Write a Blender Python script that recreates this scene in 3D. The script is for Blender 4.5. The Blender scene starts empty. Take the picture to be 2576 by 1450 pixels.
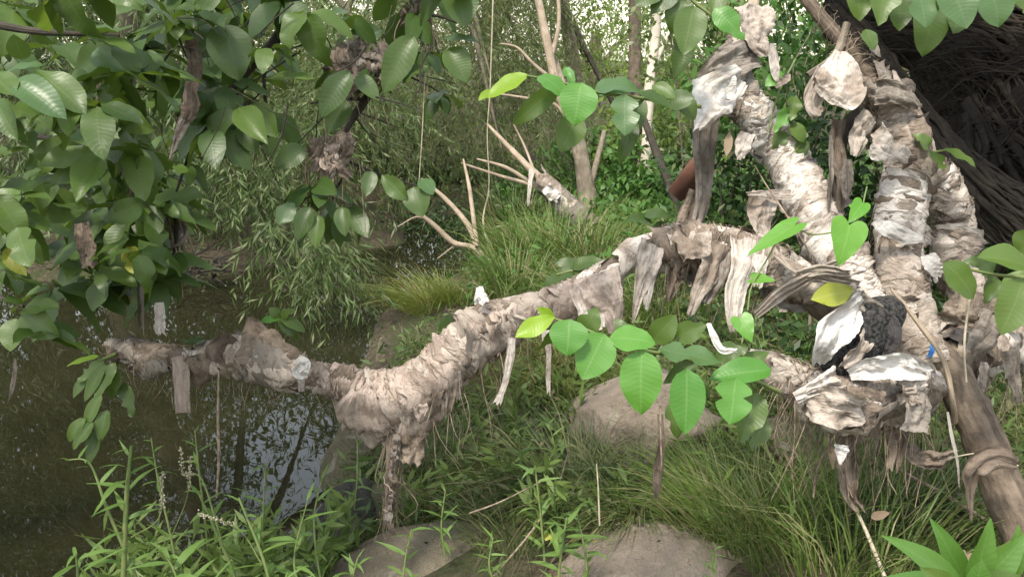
import bpy, math, random
import numpy as np
from mathutils import Vector, Matrix, noise as mnoise
R_ = math.radians
random.seed(11); rng = np.random.default_rng(11)
SC = bpy.context.scene
COL = SC.collection

# ------------------------------------------------------------------ camera, sky, sun, exposure
CAMZ, PITCH, FPX = 1.5, 15.0, 2143.0
cam = bpy.data.cameras.new('camera'); camo = bpy.data.objects.new('camera', cam); COL.objects.link(camo)
camo.location = (0, 0, CAMZ); camo.rotation_euler = (R_(90 - PITCH), 0, 0)
cam.sensor_width = 36; cam.lens = 36 * FPX / 2575.0; cam.clip_start = 0.02; cam.clip_end = 900
SC.camera = camo
SUN_EL, SUN_AZ = 62.0, 208.0            # azimuth clockwise from +Y (north): behind and left of the camera
w = bpy.data.worlds.new('World'); SC.world = w; w.use_nodes = True
nt = w.node_tree; nt.nodes.clear()
sky = nt.nodes.new('ShaderNodeTexSky'); sky.sky_type = 'NISHITA'; sky.sun_disc = False
sky.sun_elevation = R_(SUN_EL); sky.sun_rotation = R_(SUN_AZ); sky.dust_density = 1.0; sky.air_density = 2.0
hs = nt.nodes.new('ShaderNodeHueSaturation'); hs.inputs['Saturation'].default_value = 0.4   # hazy, overcast white sky
bg = nt.nodes.new('ShaderNodeBackground'); bg.inputs['Strength'].default_value = 0.15
wo = nt.nodes.new('ShaderNodeOutputWorld')
nt.links.new(sky.outputs[0], hs.inputs['Color']); nt.links.new(hs.outputs[0], bg.inputs['Color']); nt.links.new(bg.outputs[0], wo.inputs[0])
sl = bpy.data.lights.new('sun', 'SUN'); sl.energy = 2.6; sl.angle = R_(9); sl.color = (1.0, 0.93, 0.80)
so = bpy.data.objects.new('sun', sl); COL.objects.link(so)
_a, _e = R_(SUN_AZ), R_(SUN_EL)
sdir = Vector((math.sin(_a) * math.cos(_e), math.cos(_a) * math.cos(_e), math.sin(_e)))
so.rotation_euler = sdir.to_track_quat('Z', 'Y').to_euler(); so.location = (0, 0, 12)
SC.view_settings.view_transform = 'Standard'; SC.view_settings.look = 'None'
SC.view_settings.exposure = 1.22; SC.view_settings.gamma = 1.0
SC.cycles.use_adaptive_sampling = True; SC.cycles.adaptive_threshold = 0.02; SC.cycles.max_bounces = 7; SC.cycles.transparent_max_bounces = 4; SC.cycles.caustics_reflective = False; SC.cycles.caustics_refractive = False

# ------------------------------------------------------------------ helpers
cp, sp = math.cos(R_(PITCH)), math.sin(R_(PITCH))
FW = np.array([0, cp, -sp]); UP = np.array([0, sp, cp]); RT = np.array([1.0, 0, 0]); CAM = np.array([0, 0, CAMZ])
def P(u, v, d):
    return CAM + d * (FW + (u - 1287.5) / FPX * RT - (v - 725.0) / FPX * UP)
def G(u, v, z=0.0):
    k = FW + (u - 1287.5) / FPX * RT - (v - 725.0) / FPX * UP
    return CAM + k * ((z - CAMZ) / k[2])
def nrm(a):
    a = np.asarray(a, float); return a / (np.linalg.norm(a, axis=-1, keepdims=True) + 1e-12)
def mk(name, V, Q, mat, parent=None, uv=None, smooth=True):
    V = np.asarray(V, np.float32).reshape(-1, 3); Q = np.asarray(Q, np.int32).reshape(-1, 4)
    me = bpy.data.meshes.new(name)
    me.vertices.add(len(V)); me.vertices.foreach_set('co', V.ravel())
    me.loops.add(Q.size); me.loops.foreach_set('vertex_index', Q.ravel())
    me.polygons.add(len(Q)); me.polygons.foreach_set('loop_start', np.arange(0, Q.size, 4, dtype=np.int32))
    if smooth: me.polygons.foreach_set('use_smooth', np.ones(len(Q), bool))
    if uv is not None:
        l = me.uv_layers.new(name='UVMap'); l.data.foreach_set('uv', np.asarray(uv, np.float32)[Q.ravel()].ravel())
    me.update(calc_edges=True)
    if mat is not None: me.materials.append(mat)
    o = bpy.data.objects.new(name, me); COL.objects.link(o)
    if parent is not None: o.parent = parent
    return o
def tag(o, label=None, cat=None, group=None, kind=None):
    if label: o['label'] = label
    if cat: o['category'] = cat
    if group: o['group'] = group
    if kind: o['kind'] = kind
    return o
def thing(name, label, cat, group=None):
    o = bpy.data.objects.new(name, None); COL.objects.link(o); o.empty_display_size = 0.05
    return tag(o, label, cat, group)
def base_at(o, p):          # put the Empty at the thing's base, keep its children where they are
    o.location = p
    inv = Matrix.Translation(-Vector(p))
    for c in o.children: c.matrix_parent_inverse = inv
class Acc:
    def __init__(s): s.V = []; s.Q = []; s.U = []; s.n = 0
    def add(s, V, Q, U=None):
        V = np.asarray(V, float).reshape(-1, 3); Q = np.asarray(Q, int).reshape(-1, 4)
        s.V.append(V); s.Q.append(Q + s.n); s.n += len(V)
        s.U.append(np.zeros((len(V), 2)) if U is None else np.asarray(U, float).reshape(-1, 2))
    def build(s, name, mat, parent=None, smooth=True, uv=True):
        return mk(name, np.concatenate(s.V), np.concatenate(s.Q), mat, parent, np.concatenate(s.U) if uv else None, smooth)
def gridq(nu, nv, wrap=False):      # index = i*nv + j ; wrap in j
    i, j = np.meshgrid(np.arange(nu - 1), np.arange(nv if wrap else nv - 1), indexing='ij')
    j2 = (j + 1) % nv
    return np.stack([i * nv + j, i * nv + j2, (i + 1) * nv + j2, (i + 1) * nv + j], -1).reshape(-1, 4)
def crv(pts, n):            # Catmull-Rom through rows of pts
    p = np.asarray(pts, float)
    if len(p) == 2: p = np.array([p[0], (p[0] + p[1]) / 2, p[1]])
    q = np.vstack([2 * p[0] - p[1], p, 2 * p[-1] - p[-2]])
    t = np.linspace(0, len(p) - 1 - 1e-9, n); k = t.astype(int); f = (t - k)[:, None]
    a, b, c, d = q[k], q[k + 1], q[k + 2], q[k + 3]
    return 0.5 * (2 * b + (c - a) * f + (2 * a - 5 * b + 4 * c - d) * f ** 2 + (3 * b - a - 3 * c + d) * f ** 3)
def frames(C, ref=(0, 0, 1)):
    T = nrm(np.gradient(C, axis=0)); r = np.array(ref, float)
    N = r - T * (T @ r)[:, None]
    bad = np.linalg.norm(N, axis=1) < 0.15
    N[bad] = np.array([0.3, -1, 0.1])
    N = nrm(N - T * np.sum(N * T, 1)[:, None]); return T, N, np.cross(T, N)
def tubeVQ(C, rad, k=8, bump=0.0, seed=0):
    C = np.asarray(C, float); n = len(C); rad = np.broadcast_to(rad, (n,))
    T, N, B = frames(C, (0.21, -0.4, 0.89))
    th = np.linspace(0, 2 * math.pi, k, endpoint=False)
    rr = rad[:, None] * np.ones(k)
    if bump: rr = rr * (1 + bump * sn(np.stack([np.broadcast_to(np.linspace(0, n * .5, n)[:, None], (n, k)), np.cos(th) * np.ones((n, 1)) * 1.2, np.sin(th) * np.ones((n, 1)) * 1.2], -1), seed, 1.0))
    V = C[:, None] + rr[..., None] * (N[:, None] * np.cos(th)[None, :, None] + B[:, None] * np.sin(th)[None, :, None])
    L = np.concatenate([[0], np.cumsum(np.linalg.norm(np.diff(C, axis=0), axis=1))])
    U = np.stack([np.broadcast_to(th / 6.283, (n, k)), np.broadcast_to(L[:, None], (n, k))], -1)
    return V.reshape(-1, 3), gridq(n, k, True), U.reshape(-1, 2)
_sn = {}
def sn(p, seed=0, freq=1.0, octv=3):     # smooth pseudo-noise about -1..1, vectorised
    p = np.asarray(p, float); out = 0; amp = 1; tot = 0
    for o in range(octv):
        key = (seed, o, p.shape[-1])
        if key not in _sn:
            g = np.random.default_rng(seed * 31 + o); _sn[key] = (g.normal(size=(5, p.shape[-1])) * 1.1, g.uniform(0, 6.28, 5))
        D, ph = _sn[key]
        out = out + amp * np.sin((p * freq * 2 ** o) @ D.T * 1.7 + ph).mean(-1) * 1.6; tot += amp; amp *= .5
    return out / tot * 1.4
def ipts(pts):              # (u,v,d,wpx) image-measured centreline -> world points + radius (metres)
    return np.array([list(P(u, v, d)) + [wp * 0.5 * d / FPX] for u, v, d, wp in pts])
def limb_mesh(name, pts, mat, parent, n=40, k=12, bump=.1, seed=1):
    c = crv(ipts(pts), n); c[:, 3] = np.maximum(c[:, 3], .0008)
    V, Q, U = tubeVQ(c[:, :3], c[:, 3], k, bump, seed)
    return mk(name, V, Q, mat, parent, U)

# ------------------------------------------------------------------ materials
def newmat(name):
    m = bpy.data.materials.new(name); m.use_nodes = True; m.node_tree.nodes.clear()
    return m, m.node_tree
def nd(t, ty, **kw):
    n = t.nodes.new(ty)
    for k, v in kw.items(): setattr(n, k, v)
    return n
def mth(t, op, a, b=None, c=None):
    n = nd(t, 'ShaderNodeMath', operation=op)
    for i, x in enumerate((a, b, c)):
        if x is None: continue
        if isinstance(x, (int, float)): n.inputs[i].default_value = x
        else: t.links.new(x, n.inputs[i])
    return n.outputs[0]
def mixc(t, f, a, b, blend='MIX'):
    n = nd(t, 'ShaderNodeMix', data_type='RGBA', blend_type=blend)
    for i, x in ((0, f), (6, a), (7, b)):
        if isinstance(x, (int, float)): n.inputs[i].default_value = x
        elif isinstance(x, tuple): n.inputs[i].default_value = (*x, 1) if len(x) == 3 else x
        else: t.links.new(x, n.inputs[i])
    return n.outputs[2]
def noise(t, vec, scale, detail=4, rough=.6, dist=0):
    n = nd(t, 'ShaderNodeTexNoise'); n.inputs['Scale'].default_value = scale; n.inputs['Detail'].default_value = detail
    n.inputs['Roughness'].default_value = rough; n.inputs['Distortion'].default_value = dist
    if vec is not None: t.links.new(vec, n.inputs['Vector'])
    return n.outputs['Fac']
def ramp(t, f, a, b):
    n = nd(t, 'ShaderNodeMapRange', interpolation_type='SMOOTHSTEP'); t.links.new(f, n.inputs[0])
    n.inputs[1].default_value = a; n.inputs[2].default_value = b; return n.outputs[0]
def bump(t, h, strength, dist=.01, prev=None):
    n = nd(t, 'ShaderNodeBump'); n.inputs['Strength'].default_value = strength; n.inputs['Distance'].default_value = dist
    t.links.new(h, n.inputs['Height'])
    if prev is not None: t.links.new(prev, n.inputs['Normal'])
    return n.outputs[0]
def surface(t, col, rough, normal=None, trans=None, tcol=None, spec=.5):
    b = nd(t, 'ShaderNodeBsdfPrincipled')
    if isinstance(col, tuple): b.inputs['Base Color'].default_value = (*col, 1)
    else: t.links.new(col, b.inputs['Base Color'])
    if isinstance(rough, (int, float)): b.inputs['Roughness'].default_value = rough
    else: t.links.new(rough, b.inputs['Roughness'])
    b.inputs['Specular IOR Level'].default_value = spec
    if normal is not None: t.links.new(normal, b.inputs['Normal'])
    out = nd(t, 'ShaderNodeOutputMaterial'); s = b.outputs[0]
    if trans:
        tr = nd(t, 'ShaderNodeBsdfTranslucent')
        t.links.new(tcol if tcol is not None else col, tr.inputs[0])
        mx = nd(t, 'ShaderNodeMixShader'); mx.inputs[0].default_value = trans
        t.links.new(s, mx.inputs[1]); t.links.new(tr.outputs[0], mx.inputs[2]); s = mx.outputs[0]
    t.links.new(s, out.inputs[0])
def rnd(t, island=False):
    if island: return nd(t, 'ShaderNodeNewGeometry').outputs['Random Per Island']
    return nd(t, 'ShaderNodeObjectInfo').outputs['Random']
def leaf_mat(name, c1, c2, vein, island=False, trans=.3, rough=.40, nv=13, blotch=None):
    if 'dead' not in name: c1, c2 = [(c[0] * .97, c[1] * 1.06, c[2] * .8) for c in (c1, c2)]
    m, t = newmat(name)
    uv = nd(t, 'ShaderNodeUVMap').outputs[0]; sx = nd(t, 'ShaderNodeSeparateXYZ'); t.links.new(uv, sx.inputs[0])
    x, y = sx.outputs[0], sx.outputs[1]
    ax = mth(t, 'ABSOLUTE', mth(t, 'MULTIPLY_ADD', x, 2.0, -1.0))
    un = nd(t, 'ShaderNodeTexNoise'); un.inputs['Scale'].default_value = 3.5; t.links.new(uv, un.inputs['Vector'])
    y = mth(t, 'MULTIPLY_ADD', mth(t, 'SUBTRACT', un.outputs['Fac'], .5), .09, y)
    ph = mth(t, 'SUBTRACT', mth(t, 'MULTIPLY', y, float(nv)), mth(t, 'MULTIPLY', mth(t, 'POWER', ax, 1.25), 1.5))
    fr = mth(t, 'ABSOLUTE', mth(t, 'SUBTRACT', mth(t, 'FRACT', ph), .5))      # .5 at vein
    lat = ramp(t, fr, .43, .5); mid = ramp(t, ax, .09, .02)
    v = mth(t, 'MAXIMUM', mth(t, 'MULTIPLY', lat, .55), mid)
    r = rnd(t, island)
    tc = nd(t, 'ShaderNodeTexCoord').outputs['Object']
    base = mixc(t, r, c1, c2)
    base = mixc(t, mth(t, 'MULTIPLY', noise(t, tc, 14 if not island else 30), .5), base, c2)
    sp_ = ramp(t, noise(t, tc, 34, 2), .66, .72)
    base = mixc(t, mth(t, 'MULTIPLY', sp_, .35), base, (.12, .10, .05))
    if blotch: base = mixc(t, ramp(t, noise(t, tc, 5, 3), .58, .7), base, blotch)
    col = mixc(t, mth(t, 'MULTIPLY', v, .27), base, vein)
    h = mth(t, 'SUBTRACT', mth(t, 'MULTIPLY', mth(t, 'COSINE', mth(t, 'MULTIPLY', ph, 6.2832)), .5), mth(t, 'MULTIPLY', mid, .6))
    nb = bump(t, h, .13, .0012)
    tcol = mixc(t, .5, col, (min(1, c2[0] * 2.2), min(1, c2[1] * 1.9), c2[2] * .8))
    surface(t, col, mth(t, 'MULTIPLY_ADD', noise(t, tc, 6), .3, rough - .12), nb, trans, tcol, spec=.5)
    return m
def mass_mat(name, c1, c2, c3=None, trans=.3, rough=.5):     # small leaves in one mesh: colour per leaf
    c1, c2 = [(c[0] * .97, c[1] * 1.05, c[2] * .75) for c in (c1, c2)]
    m, t = newmat(name); r = rnd(t, True)
    col = mixc(t, r, c1, c2)
    if c3: col = mixc(t, ramp(t, mth(t, 'FRACT', mth(t, 'MULTIPLY', r, 7.3)), .72, .9), col, c3)
    surface(t, col, rough, None, trans, mixc(t, .5, col, c2), spec=.4)
    return m
def bark_mat(name, c1, c2, scale=30, bs=.6, stretch=True, moss=None):
    m, t = newmat(name); tc = nd(t, 'ShaderNodeTexCoord').outputs['Object']
    uv = nd(t, 'ShaderNodeUVMap').outputs[0]; mp = nd(t, 'ShaderNodeMapping'); t.links.new(uv, mp.inputs[0]); mp.inputs['Scale'].default_value = (6, 5, 1)
    n1 = noise(t, tc, scale, 6, .65); n2 = noise(t, mp.outputs[0], 3.0, 5, .6); n3 = noise(t, tc, scale * .2, 3)
    f = mth(t, 'MULTIPLY_ADD', n1, .5, mth(t, 'MULTIPLY', n2, .5))
    col = mixc(t, ramp(t, f, .38, .64), c1, c2)
    col = mixc(t, mth(t, 'MULTIPLY', ramp(t, n3, .5, .68), .5), col, tuple(x * .55 for x in c1))
    if moss: col = mixc(t, ramp(t, noise(t, tc, scale * .3, 5), .5, .62), col, moss)
    surface(t, col, .88, bump(t, f, bs, .012), spec=.25)
    return m
def rag_mat(name, c1, c2, dirt, sc=1.0, trans=.0, rough=.92, bs=.55):
    m, t = newmat(name); tc = nd(t, 'ShaderNodeTexCoord').outputs['Object']; r = rnd(t)
    off = nd(t, 'ShaderNodeVectorMath', operation='ADD'); t.links.new(tc, off.inputs[0])
    cb = nd(t, 'ShaderNodeCombineXYZ'); t.links.new(mth(t, 'MULTIPLY', r, 37.0), cb.inputs[0]); t.links.new(cb.outputs[0], off.inputs[1]); v = off.outputs[0]
    n1 = noise(t, v, 9 * sc, 5, .6, .4); n2 = noise(t, v, 45 * sc, 5, .7, .8); n3 = noise(t, v, 160, 3, .6)
    col = mixc(t, r, c1, c2)
    col = mixc(t, mth(t, 'MULTIPLY', ramp(t, n1, .44, .64), .85), col, dirt)
    col = mixc(t, mth(t, 'MULTIPLY', ramp(t, n2, .52, .66), .55), col, tuple(x * .6 for x in dirt))
    uv = nd(t, 'ShaderNodeUVMap').outputs[0]; mp = nd(t, 'ShaderNodeMapping'); t.links.new(uv, mp.inputs[0]); mp.inputs['Scale'].default_value = (5, 1.5, 1)
    o2 = nd(t, 'ShaderNodeVectorMath', operation='ADD'); t.links.new(mp.outputs[0], o2.inputs[0]); t.links.new(cb.outputs[0], o2.inputs[1])
    cr = noise(t, o2.outputs[0], 1.0, 6, .62, 1.2)
    h = mth(t, 'ADD', mth(t, 'MULTIPLY', n2, .45), mth(t, 'MULTIPLY', n3, .2))
    surface(t, col, rough, bump(t, cr, bs * 1.5, .018, bump(t, h, bs, .007)), trans or None, spec=.2)
    return m
def plain_mat(name, c1, c2, scale=20, rough=.8, bs=.3, trans=None, spec=.3):
    m, t = newmat(name); tc = nd(t, 'ShaderNodeTexCoord').outputs['Object']; n = noise(t, tc, scale, 5)
    surface(t, mixc(t, ramp(t, n, .35, .65), c1, c2), rough, bump(t, n, bs, .006), trans, spec=spec)
    return m
M = {}
M['leaf'] = leaf_mat('leaf_green', (.055, .095, .022), (.10, .15, .036), (.18, .22, .09), trans=.38)
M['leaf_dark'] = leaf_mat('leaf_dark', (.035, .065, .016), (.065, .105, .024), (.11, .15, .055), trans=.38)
M['leaf_bright'] = leaf_mat('leaf_bright', (.06, .175, .028), (.10, .235, .042), (.24, .36, .14), trans=.35)
M['leaf_young'] = leaf_mat('leaf_young', (.22, .34, .02), (.26, .38, .03), (.34, .42, .12), trans=.45, nv=12)
M['leaf_blue'] = leaf_mat('leaf_bluish', (.055, .105, .04), (.075, .13, .052), (.14, .2, .1), rough=.36)
M['leaf_yellow'] = leaf_mat('leaf_yellowing', (.26, .27, .035), (.30, .28, .04), (.4, .4, .14), blotch=(.10, .15, .02))
M['leaf_heart'] = leaf_mat('leaf_heart', (.09, .24, .03), (.12, .27, .04), (.24, .4, .12), trans=.4, nv=4)
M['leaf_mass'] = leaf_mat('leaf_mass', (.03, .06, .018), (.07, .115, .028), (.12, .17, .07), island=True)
M['leaf_dead'] = leaf_mat('leaf_dead', (.14, .095, .06), (.22, .16, .11), (.25, .19, .13), trans=.15, rough=.8)
M['weed'] = leaf_mat('weed_leaf', (.085, .15, .04), (.14, .21, .06), (.2, .27, .12), trans=.35, rough=.5, nv=10)
M['weed_stem'] = plain_mat('weed_stem', (.10, .15, .045), (.15, .17, .06), 40, .6)
M['shrub'] = leaf_mat('shrub_leaf', (.065, .145, .03), (.09, .175, .038), (.16, .3, .09), trans=.35, nv=11)
M['willow'] = mass_mat('willow_leaves', (.055, .092, .032), (.12, .158, .062), (.175, .19, .095), trans=.36)
M['needle'] = mass_mat('fine_leaves', (.066, .098, .03), (.13, .155, .055), (.19, .175, .09), trans=.36)
M['far'] = mass_mat('far_leaves', (.085, .125, .045), (.15, .185, .075), (.2, .22, .12), trans=.4)
M['farb'] = mass_mat('far_leaves_bright', (.13, .19, .045), (.20, .26, .075), trans=.45)
M['vine'] = mass_mat('vine_leaves', (.055, .13, .03), (.10, .19, .05), trans=.35)
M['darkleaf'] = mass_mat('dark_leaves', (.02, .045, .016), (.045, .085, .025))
M['grass'] = mass_mat('grass_blades', (.085, .13, .032), (.15, .20, .06), (.27, .235, .12), trans=.3)
M['grass_dark'] = mass_mat('grass_blades_dark', (.055, .08, .028), (.10, .125, .05), (.22, .19, .10), trans=.25)
M['grass_dry'] = mass_mat('grass_blades_dry', (.13, .13, .05), (.20, .17, .08), (.08, .11, .03), trans=.3)
M['grass_yel'] = mass_mat('grass_blades_yellowish', (.12, .16, .03), (.20, .22, .05), (.26, .19, .09), trans=.35)
M['weedm'] = mass_mat('weed_leaves', (.10, .145, .045), (.165, .215, .075), trans=.38)
M['herb'] = mass_mat('herb_leaves', (.06, .10, .03), (.115, .165, .055), (.15, .14, .07), trans=.3)
M['bark'] = bark_mat('bark_brown', (.09, .068, .05), (.18, .138, .105), 24, .9)
M['bark_tan'] = bark_mat('bark_tan', (.26, .20, .14), (.42, .34, .26), 14, .5)
M['bark_pale'] = bark_mat('bark_pale', (.42, .36, .29), (.58, .51, .43), 10, .4)
M['bark_grey'] = bark_mat('bark_grey', (.16, .13, .10), (.30, .25, .19), 20, 1.0)
M['bark_dark'] = bark_mat('bark_dark', (.035, .03, .024), (.075, .062, .05), 22, .8)
M['bark_black'] = bark_mat('bark_blackish', (.014, .0115, .0095), (.034, .028, .023), 24, 1.0)
M['bark_shade'] = bark_mat('bark_deep_brown', (.024, .019, .015), (.055, .044, .034), 30, .8)
M['bark_moss'] = bark_mat('bark_mossy', (.22, .18, .13), (.34, .29, .22), 30, .7, moss=(.13, .14, .05))
M['rag'] = rag_mat('rag_tan', (.355, .295, .25), (.50, .43, .375), (.17, .13, .10))
M['rag_pale'] = rag_mat('rag_pale', (.52, .46, .41), (.66, .60, .55), (.26, .205, .165))
M['rag_brown'] = rag_mat('rag_brown', (.18, .14, .11), (.27, .215, .17), (.085, .065, .048))
M['rag_grey'] = rag_mat('rag_grey', (.20, .172, .148), (.30, .262, .228), (.11, .09, .072))
M['rag_pink'] = rag_mat('rag_pinkish', (.38, .30, .255), (.48, .39, .335), (.19, .145, .115))
M['rag_white'] = rag_mat('rag_white', (.55, .52, .49), (.64, .61, .585), (.33, .28, .24), sc=.7, bs=.35)
M['fibre'] = plain_mat('root_fibre', (.13, .095, .07), (.30, .235, .175), 60, .9)
M['fibre_pale'] = plain_mat('pale_fibre', (.30, .26, .19), (.44, .38, .29), 40, .9)
M['plastic'] = plain_mat('plastic_film', (.36, .33, .31), (.55, .53, .51), 25, .22, .8, trans=.45, spec=.6)
M['charcoal'] = plain_mat('black_crumbly_stuff', (.006, .006, .006), (.055, .052, .05), 120, .95, 1.0)
M['blackcloth'] = rag_mat('black_cloth', (.045, .04, .042), (.06, .055, .056), (.09, .08, .075))
M['blue'] = plain_mat('blue_plastic', (.02, .10, .32), (.05, .2, .45), 60, .5)
M['rust'] = plain_mat('rust_red_board', (.07, .03, .02), (.105, .048, .033), 8, .85)
def ground_mat():
    m, t = newmat('bank_soil'); tc = nd(t, 'ShaderNodeTexCoord').outputs['Object']
    n1 = noise(t, tc, 3, 6); n2 = noise(t, tc, 40, 6, .7); n3 = noise(t, tc, 12, 4)
    c = mixc(t, ramp(t, n2, .35, .65), (.045, .036, .024), (.12, .095, .065))
    c = mixc(t, mth(t, 'MULTIPLY', ramp(t, n1, .42, .6), .7), c, (.045, .06, .02))
    surface(t, c, .95, bump(t, mth(t, 'ADD', n2, n3), .9, .03), spec=.2); return m
def rock_mat(name, c1, c2, moss=None, mlev=.55):
    m, t = newmat(name); tc = nd(t, 'ShaderNodeTexCoord').outputs['Object']
    n1 = noise(t, tc, 5, 5); n2 = noise(t, tc, 55, 6, .7); n3 = noise(t, tc, 230, 3)
    c = mixc(t, ramp(t, n1, .35, .65), c1, c2); c = mixc(t, mth(t, 'MULTIPLY', ramp(t, n2, .5, .7), .5), c, tuple(x * .6 for x in c1))
    if moss: c = mixc(t, ramp(t, mth(t, 'MULTIPLY_ADD', n2, .3, mth(t, 'MULTIPLY', n1, .7)), mlev, mlev + .1), c, moss)
    c = mixc(t, mth(t, 'MULTIPLY', ramp(t, noise(t, tc, 14, 4, .6, 1.0), .58, .66), .5), c, (.30, .28, .23))
    vo = nd(t, 'ShaderNodeTexVoronoi', feature='DISTANCE_TO_EDGE'); vo.inputs['Scale'].default_value = 5; vm = nd(t, 'ShaderNodeVectorMath', operation='ADD'); t.links.new(tc, vm.inputs[0])
    nn = nd(t, 'ShaderNodeTexNoise'); nn.inputs['Scale'].default_value = 6; t.links.new(tc, nn.inputs['Vector']); t.links.new(nn.outputs['Color'], vm.inputs[1]); t.links.new(vm.outputs[0], vo.inputs['Vector'])
    crk = ramp(t, vo.outputs['Distance'], .0, .03)
    surface(t, c, .93, bump(t, crk, .35, .01, bump(t, mth(t, 'MULTIPLY_ADD', n3, .3, mth(t, 'MULTIPLY_ADD', n1, 1.5, n2)), .8, .02)), spec=.2); return m
M['rock'] = rock_mat('rock_pinkish', (.19, .155, .125), (.28, .23, .185), (.095, .09, .045), .6)
M['rock_tan'] = rock_mat('rock_tan', (.15, .125, .09), (.22, .185, .135), (.08, .085, .035), .56)
M['rock_moss'] = rock_mat('rock_mossy', (.10, .09, .06), (.16, .14, .09), (.06, .07, .025), .48)
M['rock_dark'] = rock_mat('rock_dark', (.05, .048, .04), (.09, .085, .07), (.045, .055, .025), .5)
def water_mat():
    m, t = newmat('creek_water'); tc = nd(t, 'ShaderNodeTexCoord').outputs['Object']
    n1 = noise(t, tc, 1.6, 2, .5); n2 = noise(t, tc, 9, 2, .5); n3 = noise(t, tc, .6, 3)
    c = mixc(t, n3, (.012, .0115, .0055), (.02, .018, .009))
    nb = bump(t, mth(t, 'MULTIPLY_ADD', n2, .22, n1), .035, .02)
    surface(t, c, .012, nb); t.nodes['Principled BSDF'].inputs['IOR'].default_value = 1.45; return m

# ------------------------------------------------------------------ ground and water
def gx(u, v): p = G(u, v); return (p[0], p[1])
WP = [gx(880, 1440), gx(850, 1300), gx(835, 1180), gx(880, 1000), gx(935, 880), gx(960, 800), gx(1010, 745), gx(1180, 690), gx(1235, 640), gx(1190, 606),
      (-0.55, 8.4), (-1.1, 8.6), gx(1010, 612), gx(760, 655), gx(560, 690), gx(430, 705), gx(200, 712), (-6.5, 6.6), (-30, 7.5), (-30, 1.2), (-3, 1.9), gx(300, 1560), gx(620, 1490)]
WP = np.array(WP)
def sdist(X, Y):            # + on land, - in water
    p = np.stack([X, Y], -1); d = np.full(X.shape, 1e9); ins = np.zeros(X.shape, bool)
    for a, b in zip(WP, np.roll(WP, -1, 0)):
        e = b - a; q = p - a; t = np.clip((q @ e) / (e @ e), 0, 1)
        d = np.minimum(d, np.linalg.norm(q - t[..., None] * e, axis=-1))
        c1 = (a[1] <= p[..., 1]) & (b[1] > p[..., 1]); c2 = (b[1] <= p[..., 1]) & (a[1] > p[..., 1])
        cr = e[0] * q[..., 1] - e[1] * q[..., 0]
        ins ^= (c1 & (cr > 0)) | (c2 & (cr < 0))
    return np.where(ins, -d, d)
def H(X, Y):
    X = np.asarray(X, float); Y = np.asarray(Y, float); s = sdist(X, Y)
    near = np.exp(-((Y - 1.5) / 2.5) ** 2)
    z = np.where(s > 0, .02 + (.30 + .05 * near) * (1 - np.exp(-s / .8)), -.5 * (1 - np.exp(s / .5)) + .02)
    z = z + np.where(s > 0, np.clip(Y - 8, 0, 40) * .02, 0)
    q = np.stack([X, Y], -1)
    return z + np.clip(s * 2, 0, 1) * (.05 * sn(q, 3, .9) + .02 * sn(q, 4, 5))
def stretch(n, a, c, far):
    t = np.linspace(-1, 1, n); return c + a * t + (far - a) * np.sign(t) * np.abs(t) ** 7
gxs = stretch(190, 7, 0, 320); gys = stretch(190, 7, 5, 320)
GX, GY = np.meshgrid(gxs, gys, indexing='ij')
tag(mk('ground', np.stack([GX, GY, H(GX, GY)], -1), gridq(190, 190)[:, ::-1], ground_mat()), kind='structure')
wx, wy = np.meshgrid(np.linspace(-31, 1.5, 3), np.linspace(1.0, 9, 3), indexing='ij')
tag(mk('water', np.stack([wx, wy, wx * 0], -1), gridq(3, 3)[:, ::-1], water_mat()), kind='structure')

# ------------------------------------------------------------------ leaf shapes
def leaf_grid(wid=.5, p=.85, q=.75, nx=5, ny=11, fold=.18, curl=.5, wave=.02, bite=0, seed=0, heart=False, tipsharp=0):
    r = np.random.default_rng(seed); t = np.linspace(0, 1, ny)[:, None]; a = np.linspace(-1, 1, nx)[None, :]
    hw = .5 * wid * np.clip(np.sin(math.pi * np.clip(t, 0, 1) ** p), 0, 1) ** q
    if tipsharp: hw = hw * (1 - tipsharp * t ** 3)
    hw = np.maximum(hw, .004)
    if bite:
        k = r.uniform(.35, .85, bite); s = r.choice([-1, 1], bite)
        hw = hw * np.ones_like(a)
        for kk, ss in zip(k, s): hw = hw * np.where(np.sign(a) == ss, 1 - .55 * np.exp(-((t - kk) / .07) ** 2), 1)
    x = a * hw; y = t + 0 * a
    if heart:
        lobe = np.sin(np.clip(np.abs(a), 0, 1) * math.pi * .78) ** .8
        y = y - .17 * lobe * np.clip(1 - t * 2.2, 0, 1)
        x = a * .5 * wid * np.clip((1 - t) ** .8 * (1.08 - .42 * np.exp(-t * 8)) * 1.1, .004, 1) + 0 * t
    z = fold * np.abs(x) + wave * np.sin(t * math.pi * r.uniform(3, 6) + r.uniform(0, 6)) * a ** 2 * np.sign(a + .3)
    z = z + wave * .5 * np.sin(t * 9 + r.uniform(0, 6)) * np.abs(a)
    ang = curl * (t - .15) * 1.0 + 0 * a       # bend along the length
    yy = np.cumsum(np.vstack([np.zeros((1, nx)), np.diff(y, axis=0) * np.cos(ang[1:])]), 0) + (y[0] if heart else 0)
    zz = -np.cumsum(np.vstack([np.zeros((1, nx)), np.diff(y, axis=0) * np.sin(ang[1:])]), 0)
    V = np.stack([x, yy - fold * 0, zz + z], -1).reshape(-1, 3)
    U = np.stack([(a * .5 + .5) + 0 * t, t + 0 * a], -1).reshape(-1, 2)
    return V, gridq(ny, nx)[:, ::-1], U
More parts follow.
